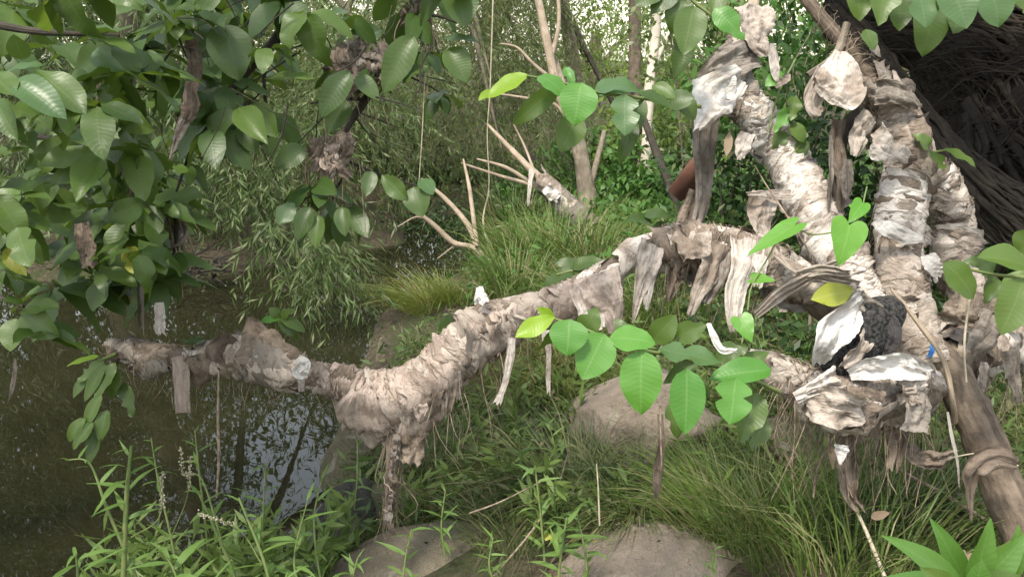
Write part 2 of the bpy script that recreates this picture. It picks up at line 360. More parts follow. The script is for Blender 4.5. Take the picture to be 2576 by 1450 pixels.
LEAFV = [leaf_grid(.52, .8, .7, seed=i, fold=f, curl=c, wave=wv, bite=b) for i, (f, c, wv, b) in enumerate(
    [(.2, .35, .015, 0), (.1, .7, .025, 0), (.35, .5, .02, 0), (.15, .15, .03, 2), (.05, .9, .02, 0), (.45, .3, .02, 1), (.25, 1.2, .03, 0), (.12, .5, .03, 3)])]
LEAFV += [leaf_grid(w_, p_, q_, seed=60 + i, fold=f, curl=c, wave=wv, bite=b) for i, (w_, p_, q_, f, c, wv, b) in enumerate([(.52, 1.1, .8, .2, .4, .03, 0), (.42, .7, .8, .3, .9, .03, 1), (.58, .95, .65, .1, .3, .04, 4), (.45, 1.0, .9, .5, .6, .02, 0), (.52, .65, .75, .2, 1.5, .04, 2)])]
LANCV = [leaf_grid(.2, .62, .95, nx=3, ny=9, seed=20 + i, fold=f, curl=c, wave=.008, tipsharp=.3) for i, (f, c) in enumerate([(.25, .6), (.15, 1.0), (.35, .3), (.1, 1.5)])]
SHRUBV = [leaf_grid(.30, .75, .9, nx=5, ny=10, seed=30 + i, fold=f, curl=c, wave=.012) for i, (f, c) in enumerate([(.3, .35), (.2, .6), (.4, .2)])]
HEARTV = [leaf_grid(.95, heart=True, nx=9, ny=12, seed=40 + i, fold=.12, curl=c, wave=.02) for i, c in enumerate((.3, .6))]
_lm = {}
def leaf_data(kind, i, mat):
    key = (kind, i, mat)
    if key not in _lm:
        V, Q, U = {'g': LEAFV, 'l': LANCV, 's': SHRUBV, 'h': HEARTV}[kind][i]
        o = mk('leaf', V, Q, M[mat], None, U); _lm[key] = o.data; bpy.data.objects.remove(o)
    return _lm[key]
NAT = {'g': .52, 'l': .2, 's': .30, 'h': .95}
def basis(yv, nh):
    y = nrm(yv); n = np.asarray(nh, float); n = n - y * (n @ y)
    if np.linalg.norm(n) < 1e-4: n = np.array([.3, -.8, .5]); n = n - y * (n @ y)
    n = nrm(n); return np.cross(y, n), y, n
def leaf_at(B, T, wid, nh, mat, parent, kind='g', i=None, name='leaf'):
    B = np.asarray(B, float); T = np.asarray(T, float); L = np.linalg.norm(T - B)
    if i is None: i = random.randrange(len({'g': LEAFV, 'l': LANCV, 's': SHRUBV, 'h': HEARTV}[kind]))
    x, y, n = basis(T - B, nh); sx = wid / NAT[kind]
    o = bpy.data.objects.new(name, leaf_data(kind, i, mat)); COL.objects.link(o); o.parent = parent
    m = Matrix.Identity(4)
    for r in range(3):
        m[r][0] = x[r] * sx; m[r][1] = y[r] * L; m[r][2] = n[r] * min(sx, L) * 1.0; m[r][3] = B[r]
    o.matrix_world = m
    if parent is not None: o.matrix_basis = m
    return o
def ileaf(b, t, d, wpx, mat, parent, tilt=(.0, -.8, .55), td=-.03, kind='g', i=None, name='leaf'):
    if i == 0 and kind == 'g': i = random.choice([0, 0, 1, 2, 8]); tilt = tuple(np.array(tilt) + rng.normal(size=3) * .18)
    return leaf_at(P(b[0], b[1], d), P(t[0], t[1], d + td), wpx * d / FPX, tilt, mat, parent, kind, i, name)
def leaf_cloud(acc, B, D, L, W, NH, var):      # many low-res leaves into one mesh
    V, Q, U = var; x = None
    for b, dd, l, ww, nh in zip(B, D, L, W, NH):
        x, y, n = basis(dd, nh)
        acc.add(b + (V[:, :1] * ww / .5) * x + V[:, 1:2] * l * y + V[:, 2:] * l * n, Q, U)
def rhomb(Pp, D, Nn, L, W):     # vectorised 4-vert leaves
    D = nrm(D); S = nrm(np.cross(D, Nn)); Z = np.cross(S, D)
    L = L[:, None]; W = W[:, None]
    V = np.stack([Pp, Pp + D * L * .45 + S * W * .5 + Z * W * .15, Pp + D * L, Pp + D * L * .45 - S * W * .5 + Z * W * .15], 1)
    n = len(Pp); return V.reshape(-1, 3), np.arange(n * 4).reshape(n, 4)
def blades(B, D, L, W, droop, seg=4):      # curved grass blades
    n = len(B); t = np.linspace(0, 1, seg + 1)[None, :, None]
    D = nrm(D); hz = D.copy(); hz[:, 2] = 0; hz = nrm(hz)
    C = B[:, None] + D[:, None] * (L[:, None, None] * t) + (hz[:, None] * .5 - np.array([0, 0, 1.0])) * (droop * L)[:, None, None] * t ** 2.2
    S = nrm(np.cross(D, rng.normal(size=(n, 3)) * .5 + np.array([0, -1, .2])))
    ww = (W[:, None, None] * (1 - t ** 1.5 * .95)) * .5
    V = np.stack([C - S[:, None] * ww, C + S[:, None] * ww], 2).reshape(-1, 3)
    q = gridq(seg + 1, 2); Q = (q[None] + (np.arange(n) * (seg + 1) * 2)[:, None, None]).reshape(-1, 4)
    return V, Q
def strands(p0, d0, L, droop, nl, ll, lw, spread=.7, start=.08, twig=.0012):
    """hanging twigs with leaves along them"""
    n = len(p0); acc = Acc(); d0 = nrm(d0)
    t = np.linspace(0, 1, 7)[None, :, None]
    C = p0[:, None] + d0[:, None] * L[:, None, None] * t - np.array([0, 0, 1.0]) * (droop * L)[:, None, None] * t ** 2
    C = C + .03 * sn(C, 77, 3.0, 2)[..., None] * np.array([1, .6, .2])
    S = np.array([1.0, 0.15, 0])
    ww = twig * (1.2 - t)
    V = np.stack([C - S * ww, C + S * ww], 2).reshape(-1, 3); q = gridq(7, 2)
    acc.add(V, (q[None] + (np.arange(n) * 14)[:, None, None]).reshape(-1, 4))
    tt = np.linspace(start, 1, nl)[None, :, None] + rng.uniform(-.02, .02, (n, nl, 1))
    Cl = p0[:, None] + d0[:, None] * L[:, None, None] * tt - np.array([0, 0, 1.0]) * (droop * L)[:, None, None] * tt ** 2
    Cl = Cl + .03 * sn(Cl, 77, 3.0, 2)[..., None] * np.array([1, .6, .2])
    Tn = nrm(d0[:, None] * L[:, None, None] - np.array([0, 0, 2.0]) * (droop * L)[:, None, None] * tt)
    side = nrm(rng.normal(size=(n, nl, 3)) * np.array([1, .8, .5]))
    D = Tn + side * spread
    m = n * nl
    V, Q = rhomb(Cl.reshape(m, 3), D.reshape(m, 3), rng.normal(size=(m, 3)) * .7 + np.array([0, -.5, .7]), ll * rng.uniform(.6, 1.25, m), lw * rng.uniform(.7, 1.2, m))
    acc.add(V, Q)
    return acc
def U_(a, b, n): return rng.uniform(a, b, n)
def box_pts(n, x, y, z): return np.stack([U_(*x, n), U_(*y, n), U_(*z, n)], -1)

# ------------------------------------------------------------------ background trees and shrubs
def iwood(parent, pts, mat, name='limb', seed=1, k=8, n=26, bump=.08): return limb_mesh(name, pts, M[mat], parent, n, k, bump, seed)
def wood(parent, pts, mat, name='limb', k=8, n=20, bump=.08, seed=2):     # world (x,y,z,r)
    c = crv(np.array(pts, float), n); V, Q, U = tubeVQ(c[:, :3], np.maximum(c[:, 3], .001), k, bump, seed); return mk(name, V, Q, M[mat], parent, U)
def crown(parent, acc, mat, name='crown'): return acc.build(name, M[mat], parent, smooth=False, uv=False)

def willow(label, trunk, region, n, base, mat='willow', Lr=(.5, 1.2), ll=.085, lw=.012, nl=34, extra=None, group='trees on the far bank', cat='tree', name='willow_tree', down=.6, gap=(-.35, -.185, .405, .025)):
    t = thing(name, label, cat, group)
    wood(t, trunk, 'bark_grey', 'trunk', 10)
    (x, y, z) = region
    p0 = box_pts(n, x, y, z)
    # limbs feeding the crown
    top = np.array(trunk[-1][:3])
    for i in range(7):
        e = p0[rng.integers(n)]; m = (top + e) / 2 + np.array([0, 0, .35])
        wood(t, [(*top, trunk[-1][3] * .8), (*m, trunk[-1][3] * .5), (*e, .008)], 'bark_grey', 'limb', 6, 12)
    if gap is not None:
        kp = ~((p0[:, 0] / p0[:, 1] > gap[0]) & (p0[:, 0] / p0[:, 1] < gap[1]) & (p0[:, 2] > gap[2] * (p0[:, 1] - 3.6))) | (rng.random(n) < gap[3]); p0 = p0[kp]; n = len(p0)
    d0 = np.stack([U_(-.6, .6, n), U_(-.7, .2, n), U_(-.5, .3, n)], -1)
    a = strands(p0, d0, U_(*Lr, n), U_(down * .6, down * 1.5, n), nl, ll, lw)
    if extra is not None: b = extra; [a.add(v, q - 0) for v, q in zip(b.V, [q - o for q, o in zip(b.Q, np.cumsum([0] + [len(v) for v in b.V[:-1]]))])]
    crown(t, a, mat); base_at(t, base); return t

# near sprays of the left willow that reach over the water
def spray_set():
    pts = []
    for (u0, v0, u1, v1, k) in [(690, 560, 860, 650, 22), (640, 590, 760, 630, 10), (800, 600, 870, 720, 12), (470, 380, 700, 540, 80), (440, 280, 640, 450, 60), (700, 640, 850, 720, 18)]:
        for _ in range(k): pts.append(P(random.uniform(u0, u1), random.uniform(v0, v1) - 60, random.uniform(5.9, 6.6) if k >= 60 else random.uniform(4.5, 5.4)))
    p0 = np.array(pts); n = len(p0)
    d0 = np.stack([U_(-.5, .9, n), U_(-.5, .2, n), U_(-.9, -.1, n)], -1)
    return strands(p0, d0, U_(.25, .5, n), U_(.3, .7, n), 22, .085, .013)
willow('weeping willow trailing grey-green sprays over the left of the creek', [(-3.4, 7.0, 0, .16), (-3.1, 6.9, 1.4, .13), (-2.6, 6.7, 2.8, .09)], ((-4.6, -.9), (6.0, 7.6), (.9, 3.2)), 1050, (-3.4, 7.0, 0), extra=spray_set())
willow('dense dark willow behind the big-leafed tree at far left', [(-6.4, 7.6, 0, .2), (-6.2, 7.4, 1.6, .15), (-5.6, 7.2, 3.2, .1)], ((-8.5, -3.6), (6.8, 8.6), (.9, 5.4)), 900, (-6.4, 7.6, 0), ll=.11, lw=.02, nl=30)
t = willow('tall fine-leafed tree with drooping olive sprays behind the middle of the pool', [(-1.6, 9.6, .1, .14), (-1.3, 9.3, 1.6, .11), (-.9, 9.0, 3.1, .07)], ((-2.6, .4), (7.6, 10.2), (.6, 3.6)), 1900, (-1.6, 9.6, .1), 'needle', (.5, 1.1), .055, .0085, 46, down=.8)
for pts in [[(1215, 300, 8.2, 5), (1170, 270, 8.3, 4), (1130, 280, 8.4, 3)], [(1340, 90, 8.6, 7), (1290, 60, 8.6, 6), (1250, 60, 8.7, 3)], [(1060, 470, 7.6, 7), (1020, 400, 7.6, 6), (980, 350, 7.7, 4)], [(1160, 480, 7.8, 6), (1080, 440, 7.8, 5), (960, 440, 7.8, 3)], [(1280, 240, 8, 6), (1240, 200, 8, 4), (1150, 180, 8, 3)]]:
    iwood(t, pts, 'bark_tan', 'limb', 3, 6, 14)
for i in range(46):
    u, v = random.uniform(880, 1420), random.uniform(60, 520); d_ = random.uniform(7.2, 8.2); L_ = random.uniform(60, 200); an = random.gauss(2.7, .5); w_ = random.uniform(3, 8)
    e = (u + math.cos(an) * L_, v - math.sin(an) * L_ * .7); iwood(t, [(u, v, d_, w_), ((u + e[0]) / 2 + random.gauss(0, 12), (v + e[1]) / 2 - random.uniform(0, 25), d_ - .1, w_ * .8), (e[0], e[1] + random.uniform(0, 30), d_ - .15, 1.5)], random.choice(['bark_tan', 'bark_tan', 'bark_pale']), 'limb', i, 5, 12)
willow('slender drooping tree just right of the fine-leafed one, thin grey foliage', [(.9, 10.4, .2, .1), (.7, 10.2, 1.5, .08), (.4, 10.0, 3.0, .05)], ((-.3, .5), (8.6, 10.6), (1.0, 3.6)), 360, (.9, 10.4, .2), 'needle', (.5, 1.0), .06, .009, 40, down=.8)
willow('loose pale-leafed tree behind the brown upright trunk', [(2.3, 11.5, .2, .12), (2.2, 11.3, 1.6, .09), (2.0, 11, 3.0, .06)], ((1.25, 3.6), (10, 12.5), (.9, 3.4)), 420, (2.3, 11.5, .2), 'farb', (.4, .9), .07, .02, 26)

def tree(label, base, h, r, n, mat, ll, lw, zlo=.25, name='broadleaf_tree', group='trees beyond the pool', barkm='bark_grey'):
    t = thing(name, label, 'tree', group); b = np.array(base)
    wood(t, [(*b, .12 * r), (*(b + [.1, .05, h * .3]), .09 * r), (*(b + [.05 * r, 0, h * .62]), .05 * r)], barkm, 'trunk', 8)
    k = 26; cl = np.stack([rng.normal(size=k) * .45 * r, rng.normal(size=k) * .4 * r, U_(zlo * h, h, k)], -1) + b
    for i in range(0, k, 4):
        wood(t, [(*(b + [.1, .05, h * .3]), .04 * r), (*((b + [0, 0, h * .5] + cl[i]) / 2), .02 * r), (*cl[i], .006)], barkm, 'limb', 5, 10)
    c = cl[rng.integers(k, size=n)] + rng.normal(size=(n, 3)) * np.array([.3, .3, .22]) * r
    a = Acc(); V, Q = rhomb(c, rng.normal(size=(n, 3)) + np.array([0, 0, -.6]), rng.normal(size=(n, 3)) + np.array([0, 0, .8]), U_(.6, 1.3, n) * ll, U_(.7, 1.2, n) * lw); a.add(V, Q)
    crown(t, a, mat); base_at(t, base); return t
for lab, b, h, r, n, m, ll, lw in [
    ('big round tree furthest to the left beyond the creek', (-9.5, 11, .3), 7.5, 3.2, 9000, 'far', .13, .05),
    ('tall tree rising behind the weeping willow', (-7.4, 12.5, .3), 7.5, 2.6, 9000, 'far', .12, .045),
    ('bright tree seen through the middle of the willow sprays', (-2.4, 13.5, .4), 2.5, 2.4, 8000, 'farb', .11, .04),
    ('tall leafy tree over the left end of the pool', (-5.6, 9.8, .3), 6.5, 2.4, 14000, 'far', .14, .06),
    ('low tree filling the gap under the weeping willow', (-4.4, 10.8, .3), 2.4, 2.4, 7000, 'far', .11, .04),
    ('low thicket tree behind the driftwood heap', (-3.0, 9.6, .3), 1.9, 2.0, 6000, 'far', .09, .03),
    ('tree far behind the fine-leafed one, left of the sky gap', (-.5, 15.5, .4), 4.2, 2.1, 8000, 'far', .11, .04),
    ('tree far behind to the right of the sky gap', (3.6, 15.0, .4), 6.0, 2.3, 8000, 'farb', .11, .045),
    ('shaded tree behind the rag-wrapped limbs at right', (4.6, 10.5, .4), 6.0, 2.4, 8000, 'far', .12, .05),
    ('dark tree at far right behind the black fallen trunk', (6.8, 9.0, .4), 6.0, 2.6, 8000, 'darkleaf', .12, .05),
    ('low hazy tree in the distance below the sky gap', (1.6, 18.0, .4), 2.6, 2.0, 5000, 'farb', .12, .05)]:
    tree(lab, b, h, r, n, m, ll, lw)

def bare(label, pts, mat, name='tree_trunk', sub=(), group='bare trunks across the pool', seed=5, k=10):
    t = thing(name, label, 'trunk', group); o = iwood(t, pts, mat, 'trunk', seed, k, 30, .12)
    for s in sub: iwood(t, s, mat, 'limb', seed + 1, 6, 18, .1)
    p = P(*pts[0][:3]); base_at(t, p); return t
bare('brown upright trunk at top centre, right of the pale sky gap', [(1612, 560, 8, 38), (1604, 400, 8, 36), (1596, 200, 8, 33), (1597, 60, 8, 31), (1600, -250, 8, 28)], 'bark')
bare('pale cream trunk close right of the brown upright trunk', [(1622, 420, 7.2, 26), (1632, 230, 7.2, 26), (1645, 120, 7.2, 25), (1652, 0, 7.2, 24), (1655, -250, 7.2, 20)], 'bark_pale', sub=[[(1638, 190, 7.2, 16), (1665, 120, 7.2, 13), (1690, 60, 7.2, 10), (1705, -60, 7.2, 8)]])
bare('pale leaning trunk rising to upper left behind the upper leaf cluster', [(1475, 470, 7.2, 24), (1440, 330, 7.2, 24), (1400, 220, 7.2, 24), (1372, 90, 7.2, 22), (1345, -40, 7.2, 18)], 'bark_tan', sub=[[(1400, 210, 7.2, 14), (1340, 160, 7.2, 10), (1300, 120, 7.2, 8), (1255, 110, 7.2, 5)], [(1430, 300, 7.2, 14), (1390, 260, 7.2, 10), (1310, 245, 7.2, 8), (1240, 235, 7.2, 6)], [(1385, 150, 7.2, 14), (1405, 60, 7.2, 11), (1400, -60, 7.2, 9)]])
bare('ridged grey-brown trunk standing behind the grass, splitting into two stems', [(1502, 590, 7, 62), (1478, 500, 7, 48), (1462, 400, 7, 40), (1448, 330, 7, 34), (1420, 240, 7.2, 26), (1395, 150, 7.3, 18)], 'bark_grey', sub=[[(1478, 500, 7, 20), (1497, 420, 7, 16), (1520, 330, 7.1, 12)]])
bare('slim pale trunk far off beside the sky gap', [(1440, 330, 12, 12), (1430, 160, 12, 13), (1426, 0, 12, 12), (1425, -150, 12, 10)], 'bark_pale')
bare('thin dark trunk slanting down across the sky gap', [(1580, 330, 9.5, 12), (1510, 200, 9.5, 13), (1440, 60, 9.5, 12), (1380, -60, 9.5, 10)], 'bark_dark')
bare('dark slanting stem between pool and rust-red board', [(1720, 560, 5.5, 26), (1670, 430, 5.6, 22), (1630, 330, 5.7, 18), (1600, 250, 5.8, 12)], 'bark_dark')
lean = bare('leaning stem bound with grey rags, its foot in the long grass', [(1500, 590, 6, 46), (1450, 545, 6, 44), (1400, 490, 6, 34), (1340, 432, 6, 20), (1280, 370, 6.1, 12), (1225, 312, 6.2, 7)], 'bark_tan', sub=[[(1400, 490, 6, 16), (1330, 455, 6.1, 12), (1270, 420, 6.1, 10), (1200, 400, 6.2, 5)], [(1420, 510, 6.1, 14), (1350, 470, 6.3, 12), (1250, 440, 6.4, 9), (1160, 410, 6.4, 5)], [(1345, 436, 6, 8), (1320, 370, 6.1, 6), (1290, 310, 6.1, 4)]])
wt = bare('tangle of thin tan stems leaning out of the pool edge', [(1250, 690, 5.7, 20), (1205, 630, 5.8, 18), (1180, 570, 5.9, 15), (1120, 500, 6, 11), (1060, 450, 6.1, 6)], 'bark_tan', sub=[[(1235, 665, 5.7, 16), (1190, 622, 5.75, 14), (1140, 610, 5.8, 16), (1085, 560, 5.8, 13), (1030, 520, 5.8, 7)], [(1200, 620, 5.7, 12), (1192, 560, 5.8, 12), (1180, 470, 5.9, 10), (1165, 400, 6, 5)], [(1090, 565, 5.8, 8), (1050, 545, 5.8, 5), (1000, 570, 5.8, 3)], [(1150, 612, 5.8, 5), (1100, 650, 5.8, 3)], [(1240, 650, 5.7, 7), (1215, 560, 5.8, 5), (1230, 480, 5.9, 3)]])

def shrub(label, c, rad, n, mat, ll, lw, name='leafy_shrub', cat='shrub', group='undergrowth shrubs', stems=7, upright=.3):
    t = thing(name, label, cat, group); c = np.array(c, float); rad = np.array(rad, float)
    zb = float(H(c[0], c[1]))
    for i in range(stems):
        e = c + rng.normal(size=3) * rad * .5; b = np.array([c[0] + random.uniform(-.1, .1), c[1] + random.uniform(-.1, .1), zb - .03])
        wood(t, [(*b, .012), (*((b + e) / 2 + [0, 0, .05]), .008), (*e, .003)], 'bark_grey', 'stem', 5, 9)
    k = 30; cl = c + rng.normal(size=(k, 3)) * rad * .55
    p = cl[rng.integers(k, size=n)] + rng.normal(size=(n, 3)) * rad * .22
    p[:, 2] = np.maximum(p[:, 2], zb)
    a = Acc(); V, Q = rhomb(p, rng.normal(size=(n, 3)) + np.array([0, -.4, upright - .6]), rng.normal(size=(n, 3)) * .6 + np.array([0, -.5, .8]), U_(.6, 1.3, n) * ll, U_(.7, 1.2, n) * lw); a.add(V, Q)
    crown(t, a, mat, 'foliage'); base_at(t, (c[0], c[1], zb)); return t
for lab, (u, v, d), rad, n, m, ll, lw in [
    ('bright vine-covered shrub right of the ridged trunk', (1600, 500, 7.0), (.42, .35, .35), 1500, 'vine', .075, .05),
    ('leafy shrub behind the upper leaf cluster', (1560, 400, 8.2), (.6, .4, .4), 1600, 'vine', .07, .045),
    ('vine-hung bush between the rust-red board and the pale trunk', (1660, 330, 8.0), (.5, .4, .5), 1400, 'farb', .08, .045),
    ('low herb clump at the foot of the vine-covered shrub', (1640, 575, 6.2), (.35, .3, .2), 900, 'vine', .06, .04),
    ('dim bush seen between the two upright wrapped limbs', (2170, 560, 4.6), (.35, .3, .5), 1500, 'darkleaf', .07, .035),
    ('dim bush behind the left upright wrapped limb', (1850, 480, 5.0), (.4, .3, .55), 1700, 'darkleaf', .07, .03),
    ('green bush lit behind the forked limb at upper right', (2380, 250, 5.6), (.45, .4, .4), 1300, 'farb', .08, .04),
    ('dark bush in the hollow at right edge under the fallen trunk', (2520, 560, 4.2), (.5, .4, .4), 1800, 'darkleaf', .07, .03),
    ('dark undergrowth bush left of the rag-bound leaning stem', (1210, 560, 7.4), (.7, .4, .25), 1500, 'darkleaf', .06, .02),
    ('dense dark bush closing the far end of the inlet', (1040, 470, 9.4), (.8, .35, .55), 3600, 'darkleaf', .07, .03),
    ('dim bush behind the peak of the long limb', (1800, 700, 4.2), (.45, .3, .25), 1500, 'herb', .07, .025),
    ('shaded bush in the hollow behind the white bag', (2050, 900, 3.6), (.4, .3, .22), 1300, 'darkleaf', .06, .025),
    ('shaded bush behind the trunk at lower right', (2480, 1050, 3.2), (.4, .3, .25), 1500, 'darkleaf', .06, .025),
    ('dim bush high up between the upright wrapped limbs', (2000, 200, 5.2), (.5, .4, .45), 1700, 'vine', .08, .04),
    ('bush at top centre behind the left limb top', (1760, 120, 6.0), (.4, .3, .5), 1200, 'far', .07, .03)]:
    shrub(lab, P(u, v, d), rad, n, m, ll, lw)

# ------------------------------------------------------------------ limb with wrapping
class Limb:
    def __init__(s, pts, n=160, ref=(0, 0, 1)):
        c = crv(ipts(pts), n); s.C = c[:, :3]; s.R = c[:, 3]; s.T, s.N, s.B = frames(s.C, ref)
        l = np.concatenate([[0], np.cumsum(np.linalg.norm(np.diff(s.C, axis=0), axis=1))]); s.len = l[-1]; s.l = l
    def at(s, x):       # x metres along
        f = lambda A: np.interp(x, s.l, A)
        g = lambda A: np.stack([f(A[:, i]) for i in range(3)], -1)
        return g(s.C), nrm(g(s.T)), nrm(g(s.N)), nrm(g(s.B)), f(s.R)
    def surf(s, x, th, off):
        C, T, N, B, R = s.at(x); return C + (N * np.cos(th)[..., None] + B * np.sin(th)[..., None]) * (R + off)[..., None]
    def near(s, u, v):  # metre position nearest an image point
        d = nrm(P(u, v, 1) - CAM); q = s.C - CAM; return s.l[np.argmin(np.linalg.norm(q - (q @ d)[:, None] * d, axis=1))]
# ------------------------------------------------------------------ fallen dark trunk with roots, upper right
t = thing('fallen_tree', 'huge blackish fallen trunk with stringy roots filling the upper right corner', 'trunk')
wood(t, [(*P(2090, 0, 3.6), .04), (*P(2190, 140, 3.5), .05), (*P(2330, 340, 3.4), .06), (*P(2430, 450, 3.35), .075), (*P(2570, 560, 3.3), .11), (*P(2800, 680, 3.2), .16)], 'bark_black', 'lower_limb', 16, 40, .2)
wood(t, [(*P(2080, 40, 4.1), .09), (*P(2200, 60, 4.05), .14), (*P(2360, 70, 4.0), .22), (*P(2520, 190, 3.9), .38), (*P(2700, 330, 3.8), .55), (*P(3400, 500, 3.6), .6)], 'bark_black', 'trunk', 20, 50, .22)
a = Acc()
for i in range(260):
    u = random.uniform(2200, 2640); v = (60 + (u - 2200) * .1) + random.uniform(0, 1) * (50 + (u - 2200) * .62); d = random.uniform(3.3, 3.6) + (2600 - u) * .0009
    p = P(u, v, d); L = random.uniform(.12, .5); ang = random.gauss(.35, .35)
    e = p + np.array([math.cos(ang) * L * random.choice([1, 1, -1]), random.uniform(-.08, .08), -math.sin(ang) * L])
    c = crv([p, (p + e) / 2 + rng.normal(size=3) * .03, e], 8); V, Q, U = tubeVQ(c, np.linspace(random.uniform(.0015, .005), .001, 8), 4); a.add(V, Q, U)
FT = Limb([(2080, 40, 4.1, 90), (2200, 60, 4.05, 148), (2360, 70, 4.0, 235), (2520, 190, 3.9, 418), (2700, 330, 3.8, 620), (3400, 500, 3.6, 714)], 80, (0, -1, .2)); FT2 = Limb([(2090, 0, 3.6, 48), (2190, 140, 3.5, 61), (2330, 340, 3.4, 76), (2430, 450, 3.35, 96), (2570, 560, 3.3, 143), (2800, 680, 3.2, 214)], 60, (0, -1, .2))
for lm, nn_, xm in ((FT, 1500, 2.2), (FT2, 420, 1.2)):
    for i in range(nn_):
        x = random.uniform(0, xm); m = 7; xx = np.clip(x + np.linspace(0, random.uniform(.08, .4), m), 0, lm.len); th = random.uniform(-2.2, 2.2) + np.linspace(0, random.gauss(0, .25), m)
        c = lm.surf(xx, th, np.full(m, random.uniform(-.004, .012))) + rng.normal(size=(m, 3)) * .004
        V, Q, U = tubeVQ(c, np.array([.15, .8, 1, 1, .9, .7, .1]) * random.uniform(.004, .014), 5); a.add(V, Q, U)
o = a.build('root_strands', M['bark_shade'], t); o['kind'] = 'stuff'
for i in range(14):
    u = random.uniform(2420, 2620); v = 250 + (u - 2420) * .8 + random.uniform(-30, 60)
    iwood(t, [(u, v, 3.5, 22), (u + random.uniform(-40, 120), v + 110, 3.45, 18), (u + random.uniform(0, 220), v + random.uniform(160, 300), 3.4, 6)], 'bark_black', 'root', i, 7, 14, .2)
base_at(t, P(2750, 620, 3.1))
# rust-red board behind
bm = Acc()
c = [P(1775, 370, 4.6), P(1735, 405, 4.6), P(1680, 480, 4.55), P(1712, 508, 4.55), P(1750, 480, 4.6), P(1790, 400, 4.65)]
f = np.array(c); bk = f + np.array([.01, .04, .005]); Vv = np.vstack([f, bk])
qs = [(0, 1, 2, 5), (5, 2, 3, 4), (6, 11, 8, 7), (11, 10, 9, 8)] + [(i, i + 6, (i + 1) % 6 + 6, (i + 1) % 6) for i in range(6)]
o = mk('board', Vv, qs, M['rust'], smooth=False); tag(o, 'rust-red broken board lodged behind the hanging grey cloth', 'board')

# ------------------------------------------------------------------ rocks
def rock(label, c, r, mat, seed, squash=.6, rotz=0., group='rocks on the bank', flat=.35, rough=.16):
    nu, nv = 30, 44; th = np.linspace(.02, math.pi - .02, nu)[:, None]; ph = np.linspace(0, 2 * math.pi, nv, endpoint=False)[None]
    D = np.stack([np.sin(th) * np.cos(ph), np.sin(th) * np.sin(ph), np.cos(th) + 0 * ph], -1)
    rr = 1 + rough * sn(D, seed, 1.1, 2) + .05 * sn(D, seed + 50, 4, 3)
    q = D * rr[..., None]
    for k in range(4):      # a few broken facets
        g = np.random.default_rng(seed * 7 + k); nn = nrm(g.normal(size=3) + np.array([0, 0, .2])); h = q @ nn; lim = 1 - flat * g.uniform(.4, 1)
        q = q - nn * np.clip(h - lim, 0, 9)[..., None] * .85
    q = q * np.array(r); cs, sn_ = math.cos(rotz), math.sin(rotz)
    q = np.stack([q[..., 0] * cs - q[..., 1] * sn_, q[..., 0] * sn_ + q[..., 1] * cs, q[..., 2]], -1)
    o = mk('rock', q.reshape(-1, 3), gridq(nu, nv, True), M[mat]); o.location = c
    return tag(o, label, 'rock', group)
def gz(u, v, z): return G(u, v, z)
def rockg(label, u, v, z, r, mat, seed, **k): p = G(u, v, z); return rock(label, p, r, mat, seed, **k)
rockg('smooth pinkish boulder at the bottom edge, right of centre', 1640, 1470, .20, (.27, .24, .13), 'rock', 2, rotz=.2)
rockg('small pinkish slab touching the right side of the bottom boulder', 1850, 1420, .2, (.17, .15, .07), 'rock', 5, rotz=-.3)
rockg('long tan rock sloping down to the left at the bottom edge', 1090, 1450, .08, (.36, .2, .12), 'rock_tan', 7, rotz=.35)
rockg('brown rounded boulder behind the lower leaf cluster', 1610, 1075, .25, (.29, .22, .19), 'rock', 9, rotz=-.15)
rockg('pale pointed stone poking out of the water behind the limb', 968, 912, .02, (.055, .06, .13), 'rock_tan', 12, rough=.3)
rockg('mossy boulder at the water edge below the limb', 930, 1170, .06, (.17, .20, .20), 'rock_moss', 14)
rockg('dark wet stone at the bottom of the water edge', 890, 1330, .04, (.14, .16, .15), 'rock_dark', 17)
rockg('second dark stone just right of the wet one, under the hanging roots', 1000, 1300, .08, (.13, .14, .11), 'rock_moss', 18)
rockg('mossy grey boulder in the long grass behind the limb', 1440, 655, .2, (.4, .3, .14), 'rock_moss', 21)
rockg('half-hidden stone between the pool grass and the limb', 1100, 860, .0, (.2, .2, .09), 'rock_moss', 23)
rockg('grey stone in shade at the right end of the lower leaf cluster', 2040, 1120, .3, (.2, .16, .1), 'rock_moss', 27)

